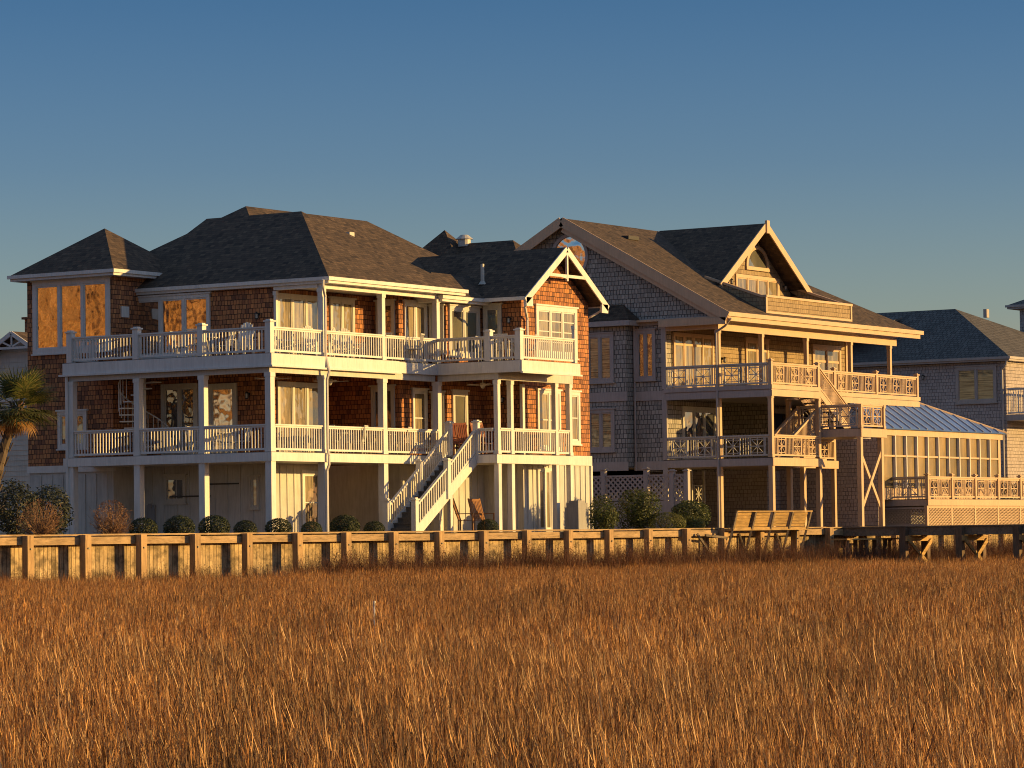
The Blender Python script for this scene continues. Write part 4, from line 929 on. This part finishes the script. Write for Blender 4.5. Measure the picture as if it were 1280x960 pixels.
def twig_ball(label, loc, rad, seed, dense):
    t = thing('bare_shrub', label, 'shrub', loc, 0, 'bare twiggy shrubs'); rnd = random.Random(seed); m = MB()
    for k in range(dense):
        d = Vector((rnd.gauss(0,.8),rnd.gauss(0,.8),abs(rnd.gauss(0,1))+.25)).normalized(); p = Vector((0,0,0)); q_ = rad*.95; L = d.z*q_+math.sqrt(max(0,rad*rad-q_*q_*(1-d.z*d.z)))*1.0; L *= rnd.uniform(.85,1.03)
        pts = [p]; dd = d.copy()
        for s in range(4): dd = (dd+Vector((rnd.gauss(0,.15),rnd.gauss(0,.15),rnd.gauss(0,.1)))).normalized(); pts.append(pts[-1]+dd*L/4)
        for i in range(4): m.tube(pts[i],pts[i+1],.012-.0025*i,.0095-.0025*i,3)
        for q in range(5):
            b = pts[rnd.randint(2,4)]; e = (dd+Vector((rnd.gauss(0,.6),rnd.gauss(0,.6),rnd.gauss(0,.5)))).normalized(); m.tube(b,b+e*rad*.18,.006,.003,3)
    m.build('branches', TWIG, t); return t
ta = twig_ball('round leafless shrub with reddish twigs, beside the dark evergreen bushes', bl(-12.15,1.2,-.1), .62, 1, 210)
tb = twig_ball('round leafless twiggy shrub in front of the white boarded wall', bl(-9.15,1.3,-.1), .60, 2, 200)
m = MB(); leaf_cloud(m, (0,0,.66), (.55,.55,.56), 1500, .022, .8, 1, seed=19); m.build('dry_leaves', LF_SHRUB, ta)
m = MB(); leaf_cloud(m, (0,0,.68), (.52,.52,.55), 1600, .03, .8, 1, seed=9); m.build('dry_leaves', LF_SHRUB, tb)
shrub('evergreen_bush','dark loose evergreen bush at the left edge under the palm',(-9.2,3.0,-.1),(1.1,1.1,1.15),3800,.06,LF_DUSK,'evergreen bushes',0,11)
shrub('evergreen_bush','dark loose evergreen bush beside the tower wall',(-7.2,3.4,-.1),(1.0,1.0,1.05),3800,.06,LF_DUSK,'evergreen bushes',0,12)
shrub('leafy_bush','leafy bush with sunlit left side next to the covered grill',(14.9,-3.7,-.1),(.72,.7,.75),3600,.05,LF_OLIVE,'bushes beside the lattice fence',0,21)
shrub('leafy_bush','tallest leafy bush, in front of the lattice fence',(17.6,-3.55,-.1),(.98,.95,.96),5200,.055,LF_OLIVE,'bushes beside the lattice fence',0,22)
shrub('leafy_bush','leafy bush at the right end of the lattice fence',(20.6,-3.95,-.1),(.95,.9,.78),4600,.055,LF_OLIVE,'bushes beside the lattice fence',0,23)
shrub('round_shrub','rounded yellow green shrub below the tallest leafy bush',(18.1,-4.45,-.1),(.72,.7,.42),3600,.035,LF_YEL,'bushes beside the lattice fence',1,24)
shrub('round_shrub','small rounded yellow green shrub right of the bigger one',(19.6,-4.6,-.1),(.55,.52,.36),2400,.035,LF_YEL,'bushes beside the lattice fence',1,25)
shrub('evergreen_bush','dark bush growing beyond the terrace corner',(62,2.5,-.1),(1.5,1.6,1.6),4200,.07,LF_DUSK,'evergreen bushes',0,26)
# palm
def palm(loc):
    t = thing('palm_tree','cabbage palm with fan leaves leaning in from the left edge','palm tree',loc); rnd = random.Random(4)
    top = Vector((.75,-.55,3.75)); m = MB(); prev = Vector((0,0,0))
    for i in range(9):
        k = (i+1)/9; p = Vector((top.x*k**1.6,top.y*k**1.6,top.z*k)); m.tube(prev,p,.19-.006*i,.17-.006*i,10); prev = p
        for j in range(7): a = rnd.random()*6.28; b = p+Vector((.15*math.cos(a),.15*math.sin(a),-.1)); m.beam(b,b+Vector((.13*math.cos(a),.13*math.sin(a),.28)),.07,.02)
    m.build('trunk', BARK, t)
    def frond(m, d, L, droop, rl):
        d = d.normalized(); side = d.cross(Vector((0,0,1))).normalized(); upv = side.cross(d)
        hub = top+d*L*.55+Vector((0,0,-droop*.12)); m.tube(top, hub, .015,.01,4)
        for k in range(22):
            a = R(-105+210*k/21); e = (d*math.cos(a)+side*math.sin(a)*1.0+Vector((0,0,.12))).normalized(); ll = rl*(.72+.28*math.cos(a*.8))*rnd.uniform(.85,1.1)
            w0 = .022; prevp = hub; n_ = e.cross(upv).normalized(); dd = e.copy(); pts = [(hub, .5)]
            for s in range(4): dd = (dd+Vector((0,0,-droop*(.12+.13*s)))).normalized(); prevp = prevp+dd*ll/4; pts.append((prevp, [1,.95,.6,.05][s]))
            for (p0,w0_),(p1,w1_) in zip(pts[:-1],pts[1:]): m.poly([p0-n_*w0*w0_,p1-n_*w0*w1_,p1+n_*w0*w1_,p0+n_*w0*w0_])
    m = MB()
    for k in range(46):
        a = rnd.random()*6.28; el = rnd.uniform(-.45,1.3); frond(m, Vector((math.cos(a)*math.cos(el),math.sin(a)*math.cos(el),math.sin(el))), rnd.uniform(1.0,1.3), rnd.uniform(.25,.7), rnd.uniform(.75,.98))
    m.build('crown', LF_PALM, t); m = MB()
    for k in range(8):
        a = rnd.random()*6.28; el = rnd.uniform(-1.1,-.5); frond(m, Vector((math.cos(a)*math.cos(el),math.sin(a)*math.cos(el),math.sin(el))), rnd.uniform(.8,1.0), 1.1, rnd.uniform(.5,.65))
    m.build('dead_fronds', LF_PALMD, t)
palm((-12.7,1.0,.15))
# autumn trees on the far shore to the left: seen mirrored in the west facing windows
def tree():
    t = thing('shore_tree','','tree',(0,0,0),0,'russet trees on the far left shore'); rnd = random.Random(8); m = MB()
    m.tube((0,0,-.3),(0,0,5),.35,.25,8); br = []
    for k in range(16):
        z = rnd.uniform(3,7); a = rnd.random()*6.28; e = Vector((3.4*math.cos(a),3.4*math.sin(a),z+rnd.uniform(1.5,5))); m.tube((0,0,z-.3),e,.12,.03,5); br.append(e)
    m.tube((0,0,5),(0,0,11),.25,.05,6); m.build('trunk', BARK, t); m = MB()
    for i, e in enumerate(br): leaf_cloud(m, e, (2.1,2.1,1.8), 420, .42, .1, 0, seed=i)
    leaf_cloud(m,(0,0,10),(2.8,2.8,2.6),900,.42,.1,0,seed=77); leaf_cloud(m,(0,0,6.5),(3.2,3.2,3.4),1500,.42,.1,0,seed=78); m.build('crown', LF_AUT, t); return t
tr0 = tree(); TL = ['nearest the marsh','second from the marsh','third from the marsh','in the middle of the row','just past the middle of the row','third from the far end','second from the far end','at the far end']
for i in range(8):
    p = (-58+i*6.0+random.uniform(-1,1), 42+i*5.5+random.uniform(-2,2), -.1)
    if i == 0: tr0.location = p; tr0.scale = (1.6,)*3; tr0['label'] = 'tall russet tree on the far left shore, '+TL[0]
    else: dup(tr0, p, i*1.7, 'tall russet tree on the far left shore, '+TL[i], random.uniform(1.45,1.8))

st_ = thing('marker_stake','thin white stake standing alone in the marsh grass','stake',(-52.7,-41.3,MUD)); MB().tube((0,0,-.2),(0,0,.9),.013,.012,8).build('pole', WHITE, st_); MB().tube((0,0,.9),(0,0,.93),.018,.018,8).build('cap', WHITE, st_)
# ================================================================== marsh grass (nobody could count it)
def m_grass():
    m, nt, b = mat('dry_marsh_grass'); nt.nodes.remove(b)
    g = nd(nt,'ShaderNodeNewGeometry'); oi = nd(nt,'ShaderNodeObjectInfo')
    c = ramp(nt, g.outputs['Random Per Island'], [(0,(.06,.022,.008)),(.28,(.22,.080,.020)),(.58,(.55,.235,.056)),(.84,(.84,.43,.13)),(1,(.95,.70,.38))])
    n = noise(nt, g.outputs['Position'], .38, 4, .65); c = mixc(nt,1,c,ramp(nt,n,[(.36,.32),(.54,1.12)]),'MULTIPLY')  # broad dark patches: shade among taller grass put into the colour
    c = mixc(nt,1,c,ramp(nt,oi.outputs['Random'],[(0,.78),(1,1.15)]),'MULTIPLY')
    d = nd(nt,'ShaderNodeBsdfPrincipled'); d.inputs['Roughness'].default_value = .55; t = nd(nt,'ShaderNodeBsdfTranslucent')
    nt.links.new(c,d.inputs['Base Color']); nt.links.new(c,t.inputs['Color']); mx = nd(nt,'ShaderNodeMixShader'); mx.inputs[0].default_value = .22
    nt.links.new(d.outputs[0],mx.inputs[1]); nt.links.new(t.outputs[0],mx.inputs[2]); nt.links.new(mx.outputs[0],nt.nodes['Material Output'].inputs[0]); return m
GRASS = m_grass()
def blade(m, rnd, p, h, lean, w0, bend=.5, segs=3):
    a = rnd.random()*6.28; n_ = Vector((math.cos(a),math.sin(a),0)); d = Vector((lean[0]+rnd.gauss(0,.055),lean[1]+rnd.gauss(0,.055),1)).normalized(); pts = [p]; q = p.copy()
    bd = Vector((rnd.gauss(0,bend),rnd.gauss(0,bend),0))*.12
    for s in range(segs): q = q+d*h/segs; d = (d+bd*(s+1)).normalized(); pts.append(q.copy())
    ws = [1,.85,.6,.12] if segs == 3 else [1,.7,.1]
    n = len(m.v)
    for k, q in enumerate(pts): m.v += [tuple(q-n_*w0*ws[k]), tuple(q+n_*w0*ws[k])]
    for k in range(segs): m.f.append((n+2*k,n+2*k+1,n+2*k+3,n+2*k+2))
    return pts
def clump(seed, n, h, lean, w0, rad, frag=4):
    """upright dead stalks with short broken leaf ends"""
    rnd = random.Random(seed); m = MB()
    for k in range(n):
        p = Vector((rnd.uniform(-rad,rad),rnd.uniform(-rad,rad),0)); hh = h*rnd.uniform(.66,1.15); pts = blade(m, rnd, p, hh, lean, w0*rnd.uniform(.6,1.2), .3)
        for q in range(frag):
            i = rnd.randint(0,2); b = pts[i]+(pts[i+1]-pts[i])*rnd.random(); blade(m, rnd, b, hh*rnd.uniform(.06,.17), (lean[0]+rnd.gauss(0,.24),lean[1]+rnd.gauss(0,.24)), w0*rnd.uniform(.6,1.2), .8, 2)
    return m
def scatter(host, protos, dens, smin, smax, seed, nz=.45):
    c = bpy.data.collections.new(host.name+'_tufts')
    for o in protos:
        for cc in list(o.users_collection): cc.objects.unlink(o)
        c.objects.link(o)
    ng = bpy.data.node_groups.new(host.name+'_scatter','GeometryNodeTree')
    ng.interface.new_socket('Geometry',in_out='INPUT',socket_type='NodeSocketGeometry'); ng.interface.new_socket('Geometry',in_out='OUTPUT',socket_type='NodeSocketGeometry')
    N = ng.nodes; L = ng.links; i = N.new('NodeGroupInput'); o = N.new('NodeGroupOutput')
    d = N.new('GeometryNodeDistributePointsOnFaces'); d.inputs['Density'].default_value = dens; d.inputs['Seed'].default_value = seed
    ci = N.new('GeometryNodeCollectionInfo'); ci.inputs['Collection'].default_value = c; ci.inputs['Separate Children'].default_value = True; ci.inputs['Reset Children'].default_value = True
    ip = N.new('GeometryNodeInstanceOnPoints'); ip.inputs['Pick Instance'].default_value = True
    rv = N.new('FunctionNodeRandomValue'); rv.data_type = 'FLOAT_VECTOR'; rv.inputs[0].default_value = (-.04,-.04,-.5); rv.inputs[1].default_value = (.04,.04,.5)
    rs = N.new('FunctionNodeRandomValue'); rs.data_type = 'FLOAT'; rs.inputs[2].default_value = smin; rs.inputs[3].default_value = smax
    ps = N.new('GeometryNodeInputPosition'); nz_ = N.new('ShaderNodeTexNoise'); nz_.inputs['Scale'].default_value = nz; nz_.inputs['Detail'].default_value = 3
    mr = N.new('ShaderNodeMapRange'); mr.inputs['From Min'].default_value = .3; mr.inputs['From Max'].default_value = .7; mr.inputs['To Min'].default_value = .70; mr.inputs['To Max'].default_value = 1.12
    mu = N.new('ShaderNodeMath'); mu.operation = 'MULTIPLY'
    L.new(i.outputs[0],d.inputs['Mesh']); L.new(d.outputs['Points'],ip.inputs['Points']); L.new(ci.outputs[0],ip.inputs['Instance']); L.new(rv.outputs[0],ip.inputs['Rotation'])
    L.new(ps.outputs[0],nz_.inputs['Vector']); L.new(nz_.outputs['Fac'],mr.inputs['Value']); L.new(mr.outputs[0],mu.inputs[0]); L.new(rs.outputs[1],mu.inputs[1]); L.new(mu.outputs[0],ip.inputs['Scale'])
    L.new(ip.outputs[0],o.inputs[0])
    md = host.modifiers.new('scatter','NODES'); md.node_group = ng
lean = -Rr*.08; lean = (lean.x, lean.y)
fine = [clump(100+k, 38, .78, lean, .0025, .27).build('grass_tuft', GRASS) for k in range(5)]
fw_ = Vector((Fd.x,Fd.y,0)).normalized(); rt_ = Vector((Rr.x,Rr.y,0)).normalized(); cg_ = Vector((CAMP.x,CAMP.y,MUD+.01))
def gp_(d, l): return cg_+fw_*d+rt_*l
def field(d0, d1, steps=1):
    m = MB()
    for i in range(steps):
        a = d0+(d1-d0)*i/steps; b = d0+(d1-d0)*(i+1)/steps; wa, wb = .155*a+6.5, .155*b+6.5
        m.poly([gp_(a,-wa),gp_(a,wa),gp_(b,wb),gp_(b,-wb)])
    return m
near = field(8, 32).build('marsh_grass', GRASS); tag(near, kind='stuff'); near['label'] = 'dry golden brown marsh grass nearest the camera'; near['category'] = 'grass'
# farther part stops at the brush in front of the bulkhead
m = MB(); A, B2 = gp_(32,-.155*32-6.5), gp_(32,.155*32+6.5)
E0, E1_ = bl(-36,-2.6,MUD+.01), bl(75,-2.6,MUD+.01)
m.poly([A,B2,gp_(70,.155*70+11),E1_,E0,gp_(70,-.155*70-11)])
far = m.build('marsh_grass', GRASS); tag(far, kind='stuff'); far['label'] = 'dry golden brown marsh grass reaching back to the bulkhead'; far['category'] = 'grass'
coarse = [clump(200+k, 38, .76, lean, .0040, .34, 3).build('grass_tuft', GRASS) for k in range(5)]
scatter(near, fine, 14, .85, 1.15, 1); scatter(far, coarse, 8, .85, 1.15, 2)
# brush at the foot of the bulkhead
def brush_clump(seed):
    rnd = random.Random(seed); m = MB()
    for k in range(38):
        p = Vector((rnd.uniform(-.3,.3),rnd.uniform(-.3,.3),0)); h = rnd.uniform(.9,1.6); pts = blade(m, rnd, p, h, (rnd.gauss(0,.2),rnd.gauss(0,.2)), .006, 1.0)
        for q in range(7):
            b = pts[rnd.randint(1,3)]+Vector((rnd.gauss(0,.04),rnd.gauss(0,.04),rnd.uniform(-.15,.05))); e = Vector((rnd.gauss(0,1),rnd.gauss(0,1),rnd.gauss(0,1))).normalized(); t = e.cross(Vector((0,.3,1))).normalized(); s = .022
            m.poly([b-e*s,b-t*s*.5,b+e*s,b+t*s*.5])
    return m
LF_BR = m_leaf('brush_leaf', [(.07,.03,.018),(.15,.06,.03),(.24,.10,.045)], .25)
brs = [brush_clump(300+k).build('brush_tuft', LF_BR) for k in range(4)]
m = MB().poly([bl(-4,-2.7,MUD+.02),bl(62,-3.4,MUD+.02),bl(62,-.5,MUD+.02),bl(-4,-1.0,MUD+.02)])
bs = m.build('marsh_brush', LF_BR); tag(bs, kind='stuff'); bs['label'] = 'low russet brush at the foot of the bulkhead'; bs['category'] = 'brush'
scatter(bs, brs, 14, .75, 1.15, 5)
m = MB().poly([bl(-30,-2.6,MUD+.015),bl(-4,-2.7,MUD+.015),bl(-4,-.6,MUD+.015),bl(-30,-.9,MUD+.015)])
bs = m.build('marsh_brush', LF_BR); tag(bs, kind='stuff'); bs['label'] = 'short sparse russet brush in front of the left bulkhead panels'; bs['category'] = 'brush'
scatter(bs, [brush_clump(320+k).build('brush_tuft', LF_BR) for k in range(2)], 7, .5, .8, 6)
SC.cycles.filter_width = 1.05; SC.cycles.max_bounces = 6; SC.cycles.diffuse_bounces = 4; SC.cycles.transparent_max_bounces = 4
